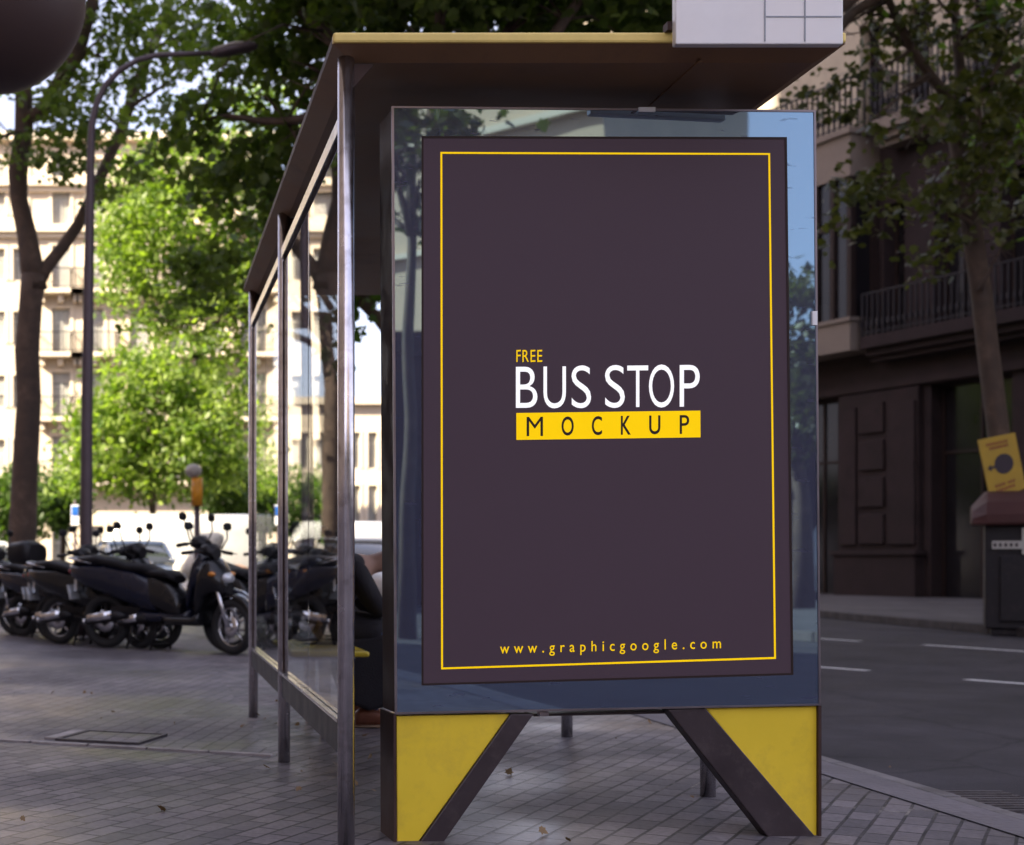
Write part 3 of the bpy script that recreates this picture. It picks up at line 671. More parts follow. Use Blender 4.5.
place(s2, 107, 648, R(-32), False, 1.08)
s3 = copy_tree(s1); place(s3, 54, 641, R(-36), False, 1.0); s3['label'] = 'black motor scooter parked between the lamp post and the tree trunk'
s4 = copy_tree(s2); place(s4, 22, 633, R(-36), False, 1.03); s4['label'] = 'dark scooter at the left edge showing its chrome exhaust pipe'
s5 = copy_tree(s1); place(s5, -62, 632, R(-38), False); s5['label'] = 'scooter cut off by the left edge with only its front end showing'
s6 = copy_tree(s1); place(s6, 286, 640, R(-60)); s6['label'] = 'black scooter seen through the rear glass pane of the shelter'
s7 = copy_tree(s2); place(s7, 322, 636, R(-70)); s7['label'] = 'dark scooter seen through the shelter glass beside the front steel post'
s8 = copy_tree(s1); place(s8, 160, 649, R(-38), True, 1.02); s8['label'] = 'black scooter half hidden behind the large dark blue one'
s9 = copy_tree(s2); place(s9, 100, 641, R(-44), True, .98); s9['label'] = 'dark scooter crammed in behind the thick lamp post base'
# top box on the middle scooter
b = MB(); b.loft([(-.62,0,1.0,.12,.08),(-.56,0,1.02,.18,.13),(-.35,0,1.03,.19,.14),(-.24,0,1.01,.16,.11)],20,3.2); b.box((-.38,0,.9),(.2,.16,.03)); b.build('top_box', M['black'], s3, local=True)

# ------------------------------------------------------------------ vehicles in the sun (local: x forward)
def make_car(label, paint, name='parked_car', cat='car', van=False, group=None):
    t = thing(name, (0,0,0), label, cat, group); Lc = dict(local=True)
    b = MB()
    if van:
        b.loft([(-2.5,0,1.2,.9,.75),(-2.45,0,1.25,.95,.95),(1.3,0,1.25,.97,.97),(1.5,0,1.15,.96,.85),(2.15,0,.72,.93,.42),(2.5,0,.62,.85,.30)],28,5)
    else:
        b.loft([(-2.05,0,.62,.72,.24),(-1.95,0,.64,.82,.32),(-1.2,0,.66,.86,.36),(.6,0,.65,.87,.36),(1.2,0,.62,.86,.32),(1.8,0,.56,.80,.26),(2.05,0,.5,.66,.18)],28,4)
    body = b.build('body', paint, t, **Lc)
    if van:
        b = MB(); b.loft([(1.3,0,1.62,.90,.40),(1.56,0,1.5,.90,.38),(2.02,0,1.16,.88,.08)],20,5); b.build('windscreen', M['wglass'], t, **Lc)
        b = MB(); b.box((-2.5,0,1.3),(.02,.03,1.4)); b.build('door_seam', M['black'], t, **Lc)
    else:
        b = MB(); b.loft([(-1.75,0,.98,.62,.06),(-1.35,0,1.15,.68,.22),(-.6,0,1.20,.70,.26),(.3,0,1.19,.70,.25),(.75,0,1.08,.70,.14),(1.15,0,.95,.68,.04)],24,3.6); b.build('windows', M['wglass'], t, **Lc)
        b = MB(); b.loft([(-1.42,0,1.36,.60,.03),(-.6,0,1.45,.63,.03),(.25,0,1.43,.63,.03),(.42,0,1.38,.60,.03)],20,3); 
        for s in (-1,1):
            b.tube([(1.12,s*.68,.97),(.4,s*.61,1.39)],.03,8); b.tube([(-.35,s*.72,.98),(-.4,s*.64,1.42)],.03,8); b.tube([(-1.75,s*.62,1.0),(-1.4,s*.60,1.36)],.04,8)
        b.build('roof', paint, t, **Lc)
    wr = .33; wx = 1.35 if not van else 1.6
    for x in (-wx, wx):
        for s in (-1,1):
            b = MB(); b.torus((x,s*.78,wr), wr-.09, .095, 'y', 28, 8, 1.0); w = b.build('wheel', M['rubber'], t, **Lc)
            b = MB(); b.lathe((x,s*.80,wr),[(.001,s*.05),(.1,s*.06),(.2,s*.04),(.22,s*.0)],'y',20); b.build('rim', M['chrome'], w, **Lc)
    fx = 1.93 if not van else 2.38
    for s in (-1,1):
        b = MB(); b.blob((fx,s*.6,.68),(.10,.16,.08),12,8); b.build('headlight', M['clearlens'], t, **Lc)
        b = MB(); b.blob((.85 if not van else 1.55,s*1.0,1.0 if not van else 1.3),(.06,.10,.08),10,6); b.build('wing_mirror', M['black'], t, **Lc)
        b = MB(); b.blob((-1.98 if not van else -2.47,s*.68,.78 if not van else 1.1),(.05,.09,.12),10,6); b.build('tail_light', M['redlens'], t, **Lc)
    b = MB(); b.box((fx+.08,0,.5),(.04,.9,.14)); b.build('grille', M['black'], t, **Lc)
    b = MB(); b.box((fx+.11,0,.42),(.015,.5,.11)); b.build('number_plate', M['white'], t, **Lc)
    return t
def setcar(t, px, Y, yaw): t.location = ((px-CX)/F*Y, Y, RZ); t.rotation_euler = (0,0,yaw)
v1 = make_car('tall white delivery van parked in the sun behind the scooters', M['carwhite'], 'delivery_van', 'van', True, 'vehicles parked behind the scooters'); setcar(v1, 176, 37, R(175))
c1 = make_car('slate blue hatchback facing the square in front of the white van', M['carblue'], group='vehicles parked behind the scooters'); setcar(c1, 133, 31.5, R(-78))
c2 = make_car('white car seen between the steel post and the advertising panel', M['carwhite'], group='vehicles parked behind the scooters'); setcar(c2, 352, 27.5, R(-60))
c3 = copy_tree(c2); setcar(c3, -22, 32, R(-80)); c3['label'] = 'white car cut off by the left edge behind the tree trunk'
c4 = copy_tree(v1); setcar(c4, 345, 44, R(180)); c4['label'] = 'white van parked in the shade seen through the shelter glass'

# ------------------------------------------------------------------ sacks and rubble, amber post, blue sign
def lumpy(b, c, r, seed):
    rs = random.Random(seed); b0 = len(b.v); b.blob(c, r, 16, 10)
    for i in range(b0, len(b.v)):
        v = Vector(b.v[i])-Vector(c); k = 1+.16*math.sin(v.x*9+seed)*math.cos(v.z*11+seed*2)+.06*rs.uniform(-1,1)
        b.v[i] = tuple(Vector(c)+v*k)
for i, (px, py, Y, r) in enumerate([(200,566,22,(.42,.36,.36)),(186,570,21.5,(.34,.3,.3)),(207,585,21,(.36,.3,.34)),(192,590,20.6,(.34,.3,.33)),(214,572,21.8,(.3,.3,.3)),(199,540,21.9,(.4,.34,.33)),(190,526,22,(.28,.26,.26))]):
    pass
SK = [(-.40,0,.30,.42,.3),(.35,.05,.30,.42,.3),(.0,-.45,.28,.4,.28),(.0,.1,.82,.42,.27),(.35,.05,1.30,.32,.24)]
sk_lab = ['white builder sack at the left foot of the pile behind the scooters','white builder sack at the right foot of the pile','white builder sack nearest the scooters in the pile','white sack lying in the middle of the pile','white sack on the very top of the pile']
base = Vector(((193-CX)/F*30, 30, 0))
for i, (dx, dy, z, rx, rz_) in enumerate(SK):
    b = MB(); lumpy(b, (base.x+dx, base.y+dy, z), (rx,.38,rz_), i+1)
    o = b.build('builder_sack', M['sack']); tag(o, sk_lab[i], 'sack', 'white builder sacks piled on the pavement')
b = MB()
for i in range(34):
    rs = random.Random(i); x = base.x+1.0+rs.uniform(-.6,.6); z = rs.uniform(.05,.9)*(1-abs(x-base.x-1.0)/.8); b.box((x, 30.6+rs.uniform(-.4,.4), max(.1,z)), (.32,.3,.22), Matrix.Rotation(rs.uniform(0,3),3,'Z') @ Matrix.Rotation(rs.uniform(-.5,.5),3,'X'))
tag(b.build('rubble_heap', M['rubble'], bevel=.03), 'brown heap of rubble beside the white sacks', 'rubble', None, 'stuff')
q = at(197, 560, 24); am = thing('amber_beacon_post', (q.x,q.y,0), 'yellow orange post with a round grey cap standing among the sacks', 'post')
b = MB(); b.cyl((q.x,q.y,0),(q.x,q.y,at(0,505,24).z),.05,12); b.build('pole', M['lampgrey'], am)
b = MB(); b.cyl((q.x,q.y,at(0,506,24).z),(q.x,q.y,at(0,478,24).z),.095,18); b.build('sleeve', M['orange'], am)
b = MB(); b.blob((q.x-.06,q.y,at(0,471,24).z),(.14,.13,.12),16,10); b.build('cap', M['lamphead'], am)
q = at(75, 560, 30); bs = thing('parking_sign', (q.x,q.y,0), 'small blue and white sign on a thin pole left of the lamp post', 'sign')
b = MB(); b.cyl((q.x,q.y,0),(q.x,q.y,at(0,500,30).z),.03,10); b.build('pole', M['lampgrey'], bs)
b = MB(); b.box((q.x,q.y-.04,at(0,515,30).z),(.16,.02,.42)); pl_ = b.build('plate', M['white'], bs)
b = MB(); b.box((q.x,q.y-.055,at(0,511,30).z),(.13,.01,.2)); b.build('symbol', M['bluesign'], pl_)

# ------------------------------------------------------------------ street lamp with curved arm, unidentified brown shape made up as a globe on a pole
Yl = 18.0; base = at(86, 0, Yl)
sl_ = thing('street_lamp', (base.x, Yl, 0), 'tall street lamp with a curved arm bending right over the scooters', 'street lamp')
pts = [(86,0,None)]
b = MB(); path = [Vector((base.x,Yl,0)), Vector((base.x,Yl,1.0)), at(87,400,Yl), at(89,260,Yl), at(91,150,Yl), at(92,125,Yl), at(96,105,Yl), at(105,86,Yl), at(120,70,Yl), at(138,60,Yl), at(158,55,Yl), at(185,54,Yl), at(214,53,Yl)]
b.tube(path, [.085,.08,.072,.062,.05,.045,.042,.04,.038,.036,.034,.032,.03], 16); b.cyl((base.x,Yl,0),(base.x,Yl,.7),.11,16); b.build('pole', M['lampgrey'], sl_)
b = MB(); a = at(212,54,Yl); e = at(258,46,Yl); m3 = Matrix.Translation((a.x,Yl,a.z)) @ Matrix.Rotation(R(-8),4,'Y')
L_ = (e-a).length
b.loft([(-.02,0,0,.04,.03),(.08,0,0,.09,.05),(.35*L_*2.2,0,.02,.13,.06),(L_*.95,0,.02,.08,.035),(L_,0,.02,.03,.015)],18,2.4, m3); hd_ = b.build('lamp_head', M['lampgrey'], sl_)
b = MB(); b.loft([(.02,0,.045,.06,.02),(.3,0,.065,.12,.035),(L_*.95,0,.05,.06,.015)],18,2.4, m3); b.build('top_cover', M['lamphead'], hd_)
Yg = 3.2; gc = at(-8, -2, Yg); gl = thing('brown_globe', (gc.x-.5, Yg, 0), 'big brown rounded shape of unknown kind close to the camera in the top left corner', 'street lamp')
b = MB(); b.blob(gc, (.21,.21,.205), 40, 24); gb = b.build('globe', M['globe'], gl)
b = MB(); b.tube([(gc.x-.5,Yg,0),(gc.x-.5,Yg,gc.z+.3),(gc.x-.3,Yg,gc.z+.42),(gc.x,Yg,gc.z+.40),(gc.x,Yg,gc.z+.19)],.03,12); b.build('pole', M['lampgrey'], gl)

# ------------------------------------------------------------------ leaves
def leaf_template(kind):
    if kind == 'plane':   # lobed leaf folded along its midrib
        half = [(0,-.5,0),(.16,-.36,.03),(.42,-.34,.07),(.34,-.12,.05),(.52,.10,.08),(.28,.12,.04),(.20,.30,.03),(0,.55,0)]
        v = [(x,y,z) for x,y,z in half]+[(-x,y,z) for x,y,z in half[1:-1]]
        r = [0,1,2,3,4,5,6,7]; l = [0]+[8,9,10,11,12,13]+[7]
        return np.array(v,float), [r, l[::-1]]
    v = [(0,-.5,0),(.26,0,.07),(0,.5,0),(-.26,0,.07)]
    return np.array(v,float), [[0,1,2],[0,2,3]]
def leaves(name, pts, size, m, parent, kind='plane', droop=.6, svar=.35, var=None):
    tv, tf = leaf_template(kind); n = len(pts); pts = np.asarray(pts)
    # random orientation, tips hanging a little
    a = rng.uniform(0,2*np.pi,n); tilt = rng.normal(droop,.55,n); roll = rng.normal(0,.6,n)
    ca,sa = np.cos(a),np.sin(a); ct,st = np.cos(tilt),np.sin(tilt)
    Yv = np.stack([ca*ct, sa*ct, -st],1); Xs = np.stack([-sa,ca,np.zeros(n)],1); Zv = np.cross(Xs,Yv)
    cr,sr = np.cos(roll)[:,None],np.sin(roll)[:,None]
    X = Xs*cr+Zv*sr; Zv = np.cross(X,Yv)
    s = size*rng.uniform(1-svar,1+svar,n)
    vs = pts[:,None,:]+s[:,None,None]*(tv[None,:,0:1]*X[:,None,:]+tv[None,:,1:2]*Yv[:,None,:]+tv[None,:,2:3]*Zv[:,None,:])
    k = len(tv); off = np.array(wloc(parent)) if parent else 0
    vs = (vs-off).reshape(-1,3)
    loops = []; starts = []; tot = []
    flat = np.concatenate([np.array(f) for f in tf]); ln = [len(f) for f in tf]; L0 = len(flat)
    idx = (np.arange(n)[:,None]*k+flat[None,:]).ravel()
    st_ = (np.arange(n)[:,None]*L0+np.cumsum([0]+ln[:-1])[None,:]).ravel(); tt = np.tile(ln,n)
    me = bpy.data.meshes.new(name); me.vertices.add(len(vs)); me.vertices.foreach_set('co', vs.ravel())
    me.loops.add(len(idx)); me.loops.foreach_set('vertex_index', idx.astype(np.int32))
    me.polygons.add(len(tt)); me.polygons.foreach_set('loop_start', st_.astype(np.int32)); me.polygons.foreach_set('loop_total', tt.astype(np.int32))
    me.update(calc_edges=True)
    at_ = me.attributes.new('leafvar','FLOAT','POINT')
    var = VAR.get(n) if var is None else var; lv = rng.uniform(0,1,n) if var is None else np.clip(np.asarray(var)*.7+rng.uniform(0,.3,n),0,1)
    at_.data.foreach_set('value', np.repeat(lv,k).astype(np.float32))
    me.materials.append(m)
    o = bpy.data.objects.new(name, me); COL.objects.link(o); o.parent = parent
    return o
VAR = {}
def clumps(regions, sub=.38, per=26, hollow=.5):
    """regions: (centre, (rx,ry,rz), count) -> leaf points in small clumps scattered through each volume; tone differs by clump"""
    P = []; T = []
    for c, r, cnt in regions:
        c = np.array(c); r = np.array(r); nc = max(1, int(cnt/per))
        d = rng.normal(size=(nc,3)); d /= np.linalg.norm(d,axis=1)[:,None]
        rad = rng.uniform(.08,1.12,nc)**hollow
        cc = c+d*rad[:,None]*r
        for q in cc:
            k = rng.integers(int(per*.4), int(per*1.6)); w = sub*rng.uniform(.45,1.5)
            P.append(q+rng.normal(size=(k,3))*np.array([w,w,w*.55])); T.append(np.full(k, rng.uniform(0,1)))
    P = np.concatenate(P); VAR[len(P)] = np.concatenate(T)
    return P
def branch(b, pts, r0, r1, n=9, twist=.0):
    k = len(pts); b.tube(pts, [r0+(r1-r0)*(i/(k-1)) for i in range(k)], n)
def rbranch(b, p0, p1, r0, r1, wob=.25, k=6, twigs=4, seed=0):
    rs = random.Random(seed); p0 = Vector(p0); p1 = Vector(p1); L = (p1-p0).length; pts = []
    for i in range(k+1):
        t = i/k; w = wob*L*.12*math.sin(math.pi*t)
        pts.append(p0.lerp(p1,t)+Vector((rs.uniform(-w,w),rs.uniform(-w,w),rs.uniform(-w,w)+w*.6)))
    branch(b, pts, r0, r1, 7)
    for i in range(twigs):
        q = pts[rs.randint(2,k)]; e = q+Vector((rs.uniform(-1,1),rs.uniform(-1,1),rs.uniform(-.4,.8))).normalized()*L*rs.uniform(.2,.4)
        m_ = q.lerp(e,.5)+Vector((0,0,.03*L)); branch(b, [q,m_,e], r1*.9, r1*.25, 5)
def region(px, py, Y, rpx, rpy, ry, cnt):     # an ellipsoidal leafy volume given by where it shows and its depth
    k = Y/F; return (tuple(at(px,py,Y)), (rpx*k, ry, rpy*k), cnt)

# tree 1: forked plane trunk at the left
Y1 = 27.0
def a1(px,py,dy=0): return at(px,py,Y1+dy)
r0 = a1(22,560); t1 = thing('plane_tree', (r0.x,Y1,0), 'large forked plane tree with a thick trunk standing left of the street lamp', 'tree')
b = MB()
g = Vector((r0.x,Y1,-.02))
b.tube([g, Vector((r0.x,Y1,.3)), a1(22,545), a1(25,470), a1(29,400), a1(27,350), a1(31,300), a1(34,275)], [.42,.33,.27,.25,.235,.235,.22,.25], 14)
b.tube([a1(35,290), a1(31,262), a1(27,235,.1), a1(19,200,.2), a1(18,172,.2), a1(24,130,.1), a1(24,100), a1(22,75), a1(8,45,-.3), a1(-20,0,-.6), a1(-50,-60,-1)], [.24,.22,.19,.17,.19,.18,.17,.15,.12,.10,.07], 12)
b.tube([a1(36,285), a1(46,268), a1(62,248,.2), a1(78,225,.4), a1(92,196,.6), a1(108,160,.8), a1(122,128,1), a1(134,92,1.2), a1(146,60,1.3), a1(162,25,1.4), a1(176,-20,1.6), a1(190,-80,2)], [.16,.13,.12,.115,.11,.11,.11,.11,.11,.10,.09,.06], 12)
b.tube([a1(28,118), a1(42,112,-.2), a1(55,90,-.4), a1(68,70,-.6), a1(82,40,-.8), a1(92,5,-1), a1(105,-50,-1.4)], [.13,.15,.15,.15,.13,.11,.08], 12)
for i,(p,q) in enumerate([((88,20),(40,-60)),((60,80),(120,20)),((78,48),(110,62)),((20,85),(-30,90)),((128,110),(190,70)),((150,50),(110,-10)),((150,52),(215,20)),((122,128),(90,100)),((165,20),(230,-30)),((25,130),(-30,150))]):
    rbranch(b, a1(*p,.1), a1(*q, random.uniform(-1.5,1.5)), .05, .015, seed=i, twigs=6)
b.build('trunk', M['bark'], t1)
reg = [region(20,20,26,70,60,1.5,420), region(75,-20,26,90,60,1.8,1000), region(150,10,26.5,80,55,1.8,1050), region(60,105,26,60,35,1.5,620), region(125,75,27,70,50,1.5,800),
       region(230,-10,27,80,60,2,800), region(85,135,26,35,35,1,300), region(55,160,25.5,28,20,.8,260), region(205,55,27,60,45,1.5,520), region(-40,60,27,50,60,2,500), region(10,150,26.5,30,25,1,120), region(110,175,26.5,35,25,1,220)]
leaves('crown', clumps(reg,.17,11,.6), .125, M['leaf_dark'], t1, svar=.45)

# tree 2: big dark canopy behind and above the shelter, branches hanging left of the roof
Y2 = 16.0
t2 = thing('plane_tree', (3.9,Y2+.6,0), 'broad dark plane tree rising behind the shelter with branches hanging over its roof', 'tree')
b = MB(); b.tube([(3.9,16.6,-.02),(3.88,16.6,.4),(3.8,16.6,2.5),(3.7,16.5,4.5),(3.5,16.4,5.6)],[.34,.26,.22,.21,.22],14)
for i,q in enumerate([(230,-60,19.2),(300,60,19),(420,-80,16),(560,-60,17),(680,-90,16),(200,120,19.4),(270,200,19.3),(600,0,18)]):
    rbranch(b, (3.55,16.4,5.2+.1*i), at(q[0],q[1],q[2]), .11, .025, seed=20+i, twigs=9, k=8)
b.build('trunk', M['bark'], t2)
reg = [region(275,40,19.6,60,50,1.4,950), region(205,105,19.5,60,45,1.1,420), region(290,130,19.4,45,80,1.2,900), region(235,185,19.4,60,45,1.0,640), region(215,270,19.3,45,28,.7,330), region(165,150,19.5,45,40,.9,200),
       region(330,0,18.6,80,55,1.8,2300), region(440,-10,16.5,100,50,2,2600), region(560,-5,17,110,50,2,2600), region(680,-10,17,80,50,2,1400), region(350,-90,16,130,60,2.5,2200), region(620,-90,17,160,60,2.5,2000), region(180,30,19.6,40,30,1,120), region(230,-80,19,100,60,2,900)]
P = clumps(reg,.15,11,.6)
n0_ = len(P)
# single leaves hanging low in front of the sunlit tree
for (px,py,n_) in ((122,328,3),(160,310,6),(178,300,8),(150,290,5),(205,300,12),(235,310,8),(190,275,14)):
    P = np.vstack([P, np.array([tuple(at(px+random.gauss(0,6),py+random.gauss(0,6),18.6+random.random()*.8)) for _ in range(n_)])])
leaves('crown', P, .135, M['leaf_dark'], t2, svar=.45, var=np.concatenate([VAR[n0_], np.full(len(P)-n0_,.3)]))
# tree behind the shelter end: branch glimpsed between post and panel
t2b = thing('plane_tree', (4.6,24,0), 'plane tree whose bare bent branch shows between the steel post and the panel', 'tree')
b = MB(); b.tube([(4.6,24,0),(4.55,24,2),(4.5,24,4),at(400,345,24),at(378,318,24),at(364,305,24),at(356,270,24),at(350,200,24),at(345,100,24)],[.2,.16,.15,.13,.10,.09,.08,.06,.04],10)
for i in range(5): rbranch(b, at(375,315,24), at(340+i*15,250+i*22,24), .04,.012, seed=60+i, twigs=5)
b.build('trunk', M['bark'], t2b)
leaves('crown', clumps([region(370,200,24,50,70,1.2,1500), region(365,300,24,25,30,.8,160), region(300,240,25,50,60,1.2,1200), region(340,350,24.5,20,30,.5,60)],.25,16), .17, M['leaf_mid'], t2b)

# tree 3: bright round tree in full sun, lower centre left
Y3 = 44.0
r0 = at(153,560,Y3); t3 = thing('lime_tree', (r0.x,Y3,0), 'bright green rounded tree in full sun behind the white van', 'tree')
b = MB(); b.tube([(r0.x,Y3,0),at(153,520,Y3),at(152,490,Y3),at(150,450,Y3),at(152,410,Y3)],[.14,.11,.10,.08,.04],10)
for i in range(12): rbranch(b, at(151,470-i*4,Y3), at(80+i*13,430-40*math.sin(i/11*3.1),Y3+random.uniform(-1.5,1.5)), .05,.012, seed=80+i, twigs=5)
b.build('trunk', M['bark'], t3)
reg = [region(150,430,Y3,75,48,2.2,3000), region(100,440,Y3-.5,45,45,1.4,1500), region(205,440,Y3,40,42,1.5,1500), region(145,382,Y3,55,35,1.6,1600), region(195,390,Y3+.5,42,35,1.4,1100), region(78,470,Y3,28,25,1,500), region(150,480,Y3,75,22,1.6,1300), region(228,460,Y3,24,34,1,600), region(180,345,Y3,40,22,1.2,500)]
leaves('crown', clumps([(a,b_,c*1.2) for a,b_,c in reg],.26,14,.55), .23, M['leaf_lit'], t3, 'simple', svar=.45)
# tree 4: sunlit upper tree between lamp post and shelter
Y4 = 34.0
t4 = thing('plane_tree', (4.35,Y4,0), 'sunlit green plane tree filling the space between street lamp and shelter roof', 'tree')
b = MB(); b.tube([(4.35,Y4,0),(4.35,Y4,2.5),(4.4,Y4,5),(4.2,Y4,6.5)],[.25,.2,.18,.14],12)
for i,q in enumerate([(110,250),(140,200),(180,170),(200,260),(150,320),(230,330),(120,290),(260,200)]): rbranch(b, (4.4,Y4,5.8+.15*i), at(q[0],q[1],Y4+random.uniform(-1,1)), .09,.02, seed=100+i, twigs=7, k=8)
b.build('trunk', M['bark'], t4)
reg = [region(170,235,Y4,70,60,1.8,2400), region(125,262,Y4-.5,32,52,1.2,1100), region(195,180,Y4,70,45,1.6,1700), region(220,300,Y4,50,50,1.6,1800), region(165,312,Y4-.3,50,28,1.2,800), region(255,240,Y4,45,80,1.5,1800), region(140,175,Y4,35,35,1.2,560), region(235,380,Y4,26,45,1.0,700), region(150,215,Y4-.8,50,35,1,700), region(245,120,Y4,65,38,1.5,1100), region(120,215,Y4,28,30,.8,380)]
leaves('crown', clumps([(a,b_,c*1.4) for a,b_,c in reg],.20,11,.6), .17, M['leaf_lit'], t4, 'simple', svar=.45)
# small darker trees at street level
for (nm,px,py,Y,rr,lab,mm) in (('street_tree',15,505,50,(40,38),'small dark green tree at the left edge behind the thick trunk','leaf_mid'),('street_tree',62,500,52,(24,30),'dark green bushy tree just left of the street lamp pole','leaf_mid'),('street_tree',228,490,48,(26,32),'dark green tree beside the end post of the shelter','leaf_mid'),('street_tree',285,505,50,(45,35),'dark leafy tree seen through the middle of the shelter glass','leaf_mid')):
    r0 = at(px,560,Y); tt = thing(nm,(r0.x,Y,0),lab,'tree','small street trees across the road'); b = MB()
    b.tube([(r0.x,Y,0),(r0.x+.05,Y,1.5),at(px,py,Y)],[.12,.10,.05],8)
    for i in range(6): rbranch(b, at(px,py+12,Y), at(px+random.uniform(-1,1)*rr[0],py+random.uniform(-1,.6)*rr[1],Y+random.uniform(-.8,.8)), .04,.01, seed=130+i, twigs=3)
    b.build('trunk', M['bark'], tt)
    leaves('crown', clumps([region(px,py,Y,rr[0],rr[1],1.6,2400)],.3,20), .26, M[mm], tt, 'simple')

# tree 6: right tree in front of the dark building
Y6 = 20.5
t6p = at(1008,0,Y6); t6 = thing('plane_tree', (t6p.x,Y6,0), 'slender leaning plane tree carrying a yellow board before the dark building', 'tree')
b = MB(); b.tube([(t6p.x+.05,Y6,0),at(1004,480,Y6),at(997,420,Y6),at(988,350,Y6),at(981,290,Y6),at(972,230,Y6),at(964,180,Y6),at(958,140,Y6),at(955,108,Y6)],[.17,.15,.14,.14,.135,.13,.12,.12,.13],12)
b.tube([at(956,112,Y6),at(948,98,Y6),at(930,75,Y6-.1),at(912,50,Y6-.2),at(898,20,Y6-.3),at(886,-5,Y6-.3),at(870,-50,Y6-.4)],[.09,.075,.07,.065,.06,.05,.04],10)
b.tube([at(955,112,Y6),at(962,90,Y6),at(958,50,Y6+.2),at(955,10,Y6+.3),at(960,-50,Y6+.5)],[.08,.08,.07,.06,.05],10)
b.tube([at(960,112,Y6),at(980,92,Y6),at(1000,80,Y6-.2),at(1030,55,Y6-.3),at(1060,0,Y6-.3)],[.07,.06,.05,.045,.03],10)
for i,(p,q) in enumerate([((898,18),(850,12)),((890,5),(850,-30)),((912,50),(880,70)),((905,35),(940,10)),((960,40),(1000,10)),((1000,80),(1024,130)),((930,75),(900,90)),((897,18),(865,-20)),((955,20),(920,-20)),((990,88),(1010,20)),((890,0),(835,30)),((885,-5),(860,30)),((930,76),(870,120)),((948,98),(905,150)),((975,95),(985,160)),((972,225),(930,200)),((966,190),(1005,150)),((912,50),(870,20)),((980,290),(1000,250))]):
    rbranch(b, at(*p,Y6-.2), at(*q,Y6+random.uniform(-.6,.4)), .035,.010, seed=160+i, twigs=7)
b.build('trunk', M['bark'], t6)
reg = [region(900,125,Y6-.6,90,30,1.2,230), region(960,100,Y6-.5,60,60,1.2,330), region(835,85,Y6-1,35,30,.9,170), region(1000,120,Y6-.4,50,70,1.2,620), region(940,195,Y6-.5,100,45,1.2,400), region(985,30,Y6,70,45,1.4,850), region(890,30,Y6,55,30,1,300), region(870,190,Y6-.8,55,30,.9,200), region(1000,200,Y6,60,60,1.2,520), region(870,-40,Y6,60,30,1,400), region(860,235,Y6-.8,45,25,.8,90), region(955,255,Y6,50,30,.8,110)]
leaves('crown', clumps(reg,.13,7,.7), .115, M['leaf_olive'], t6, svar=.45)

t9 = thing('plane_tree', (6.6,19,RZ), 'big plane tree added behind the advertising panel, its crown shading the road', 'tree')  # added to shade the road; trunk hidden, crown mostly above the view
b = MB(); b.tube([(6.6,19,RZ-.02),(6.6,19,.5),(6.7,19,3),(6.8,18.8,6),(7,18.5,8.5)],[.4,.3,.26,.24,.2],14)
for i in range(12):
    a = i*math.pi/6; rbranch(b, (6.9,18.7,6.5+.15*i), (8.2+4.5*math.cos(a),17.5+4.5*math.sin(a),10+random.uniform(-.5,2)), .12,.03, seed=300+i, twigs=5, k=8)
b.build('trunk', M['bark'], t9)
leaves('crown', clumps([((8.2,17.5,11.5),(5.5,5.5,2.6),9000),((11.5,18,9.3),(2.2,2.6,.9),700)],.45,26), .26, M['leaf_mid'], t9, 'simple')

for (x_,y_,lab) in ((15.5,16,'unseen plane tree added outside the right edge to block sky light'),(17.5,23,'unseen plane tree added outside the right edge to darken the stone building')):  # unseen trees added to keep sky light off the stone building
    t_ = thing('plane_tree', (x_,y_,RZ), lab, 'tree'); b = MB(); b.tube([(x_,y_,RZ),(x_,y_,2),(x_-.1,y_,5),(x_-.2,y_,8)],[.25,.2,.17,.1],10)
    for i in range(7):
        a = i*.9; rbranch(b,(x_-.1,y_,4.5+.3*i),(x_+2.5*math.cos(a),y_+2.5*math.sin(a),6.5+i*.5),.08,.02,seed=400+i)
    b.build('trunk', M['bark'], t_)
    leaves('crown', clumps([((x_+.3,y_,8),(3.2,3.2,3.4),4200)],.4,24), .28, M['leaf_mid'], t_, 'simple')

# ------------------------------------------------------------------ facades
def facade(parent, PL, u0, u1, z1, wins, m, name='wall', depth=9.0, rec=.25, zb=RZ):
    """front wall with real window openings (u0,z0,u1,z1), side and back walls and a flat top"""
    us = sorted({u0, u1, *[w[0] for w in wins], *[w[2] for w in wins]}); zs = sorted({zb, z1, *[w[1] for w in wins], *[w[3] for w in wins]})
    b = MB()
    for i in range(len(us)-1):
        for j in range(len(zs)-1):
            uc, zc = (us[i]+us[i+1])/2, (zs[j]+zs[j+1])/2
            if any(w[0] < uc < w[2] and w[1] < zc < w[3] for w in wins): continue
            b.quad(PL.pt(us[i],zs[j]),PL.pt(us[i+1],zs[j]),PL.pt(us[i+1],zs[j+1]),PL.pt(us[i],zs[j+1]))
    for w in wins:
        c = [(w[0],w[1]),(w[2],w[1]),(w[2],w[3]),(w[0],w[3])]
        for k in range(4):
            p, q = c[k], c[(k+1) % 4]
            b.quad(PL.pt(*p),PL.pt(*q),PL.pt(*q,-rec-.05),PL.pt(*p,-rec-.05))
    for (a, c) in ((u0,-depth),(u1,-depth)):
        b.quad(PL.pt(a,zb),PL.pt(a,zb,c),PL.pt(a,z1,c),PL.pt(a,z1))
    b.quad(PL.pt(u0,zb,-depth),PL.pt(u1,zb,-depth),PL.pt(u1,z1,-depth),PL.pt(u0,z1,-depth))
    b.quad(PL.pt(u0,z1),PL.pt(u1,z1),PL.pt(u1,z1,-depth),PL.pt(u0,z1,-depth))
    o = b.build(name, m, parent)
    return o
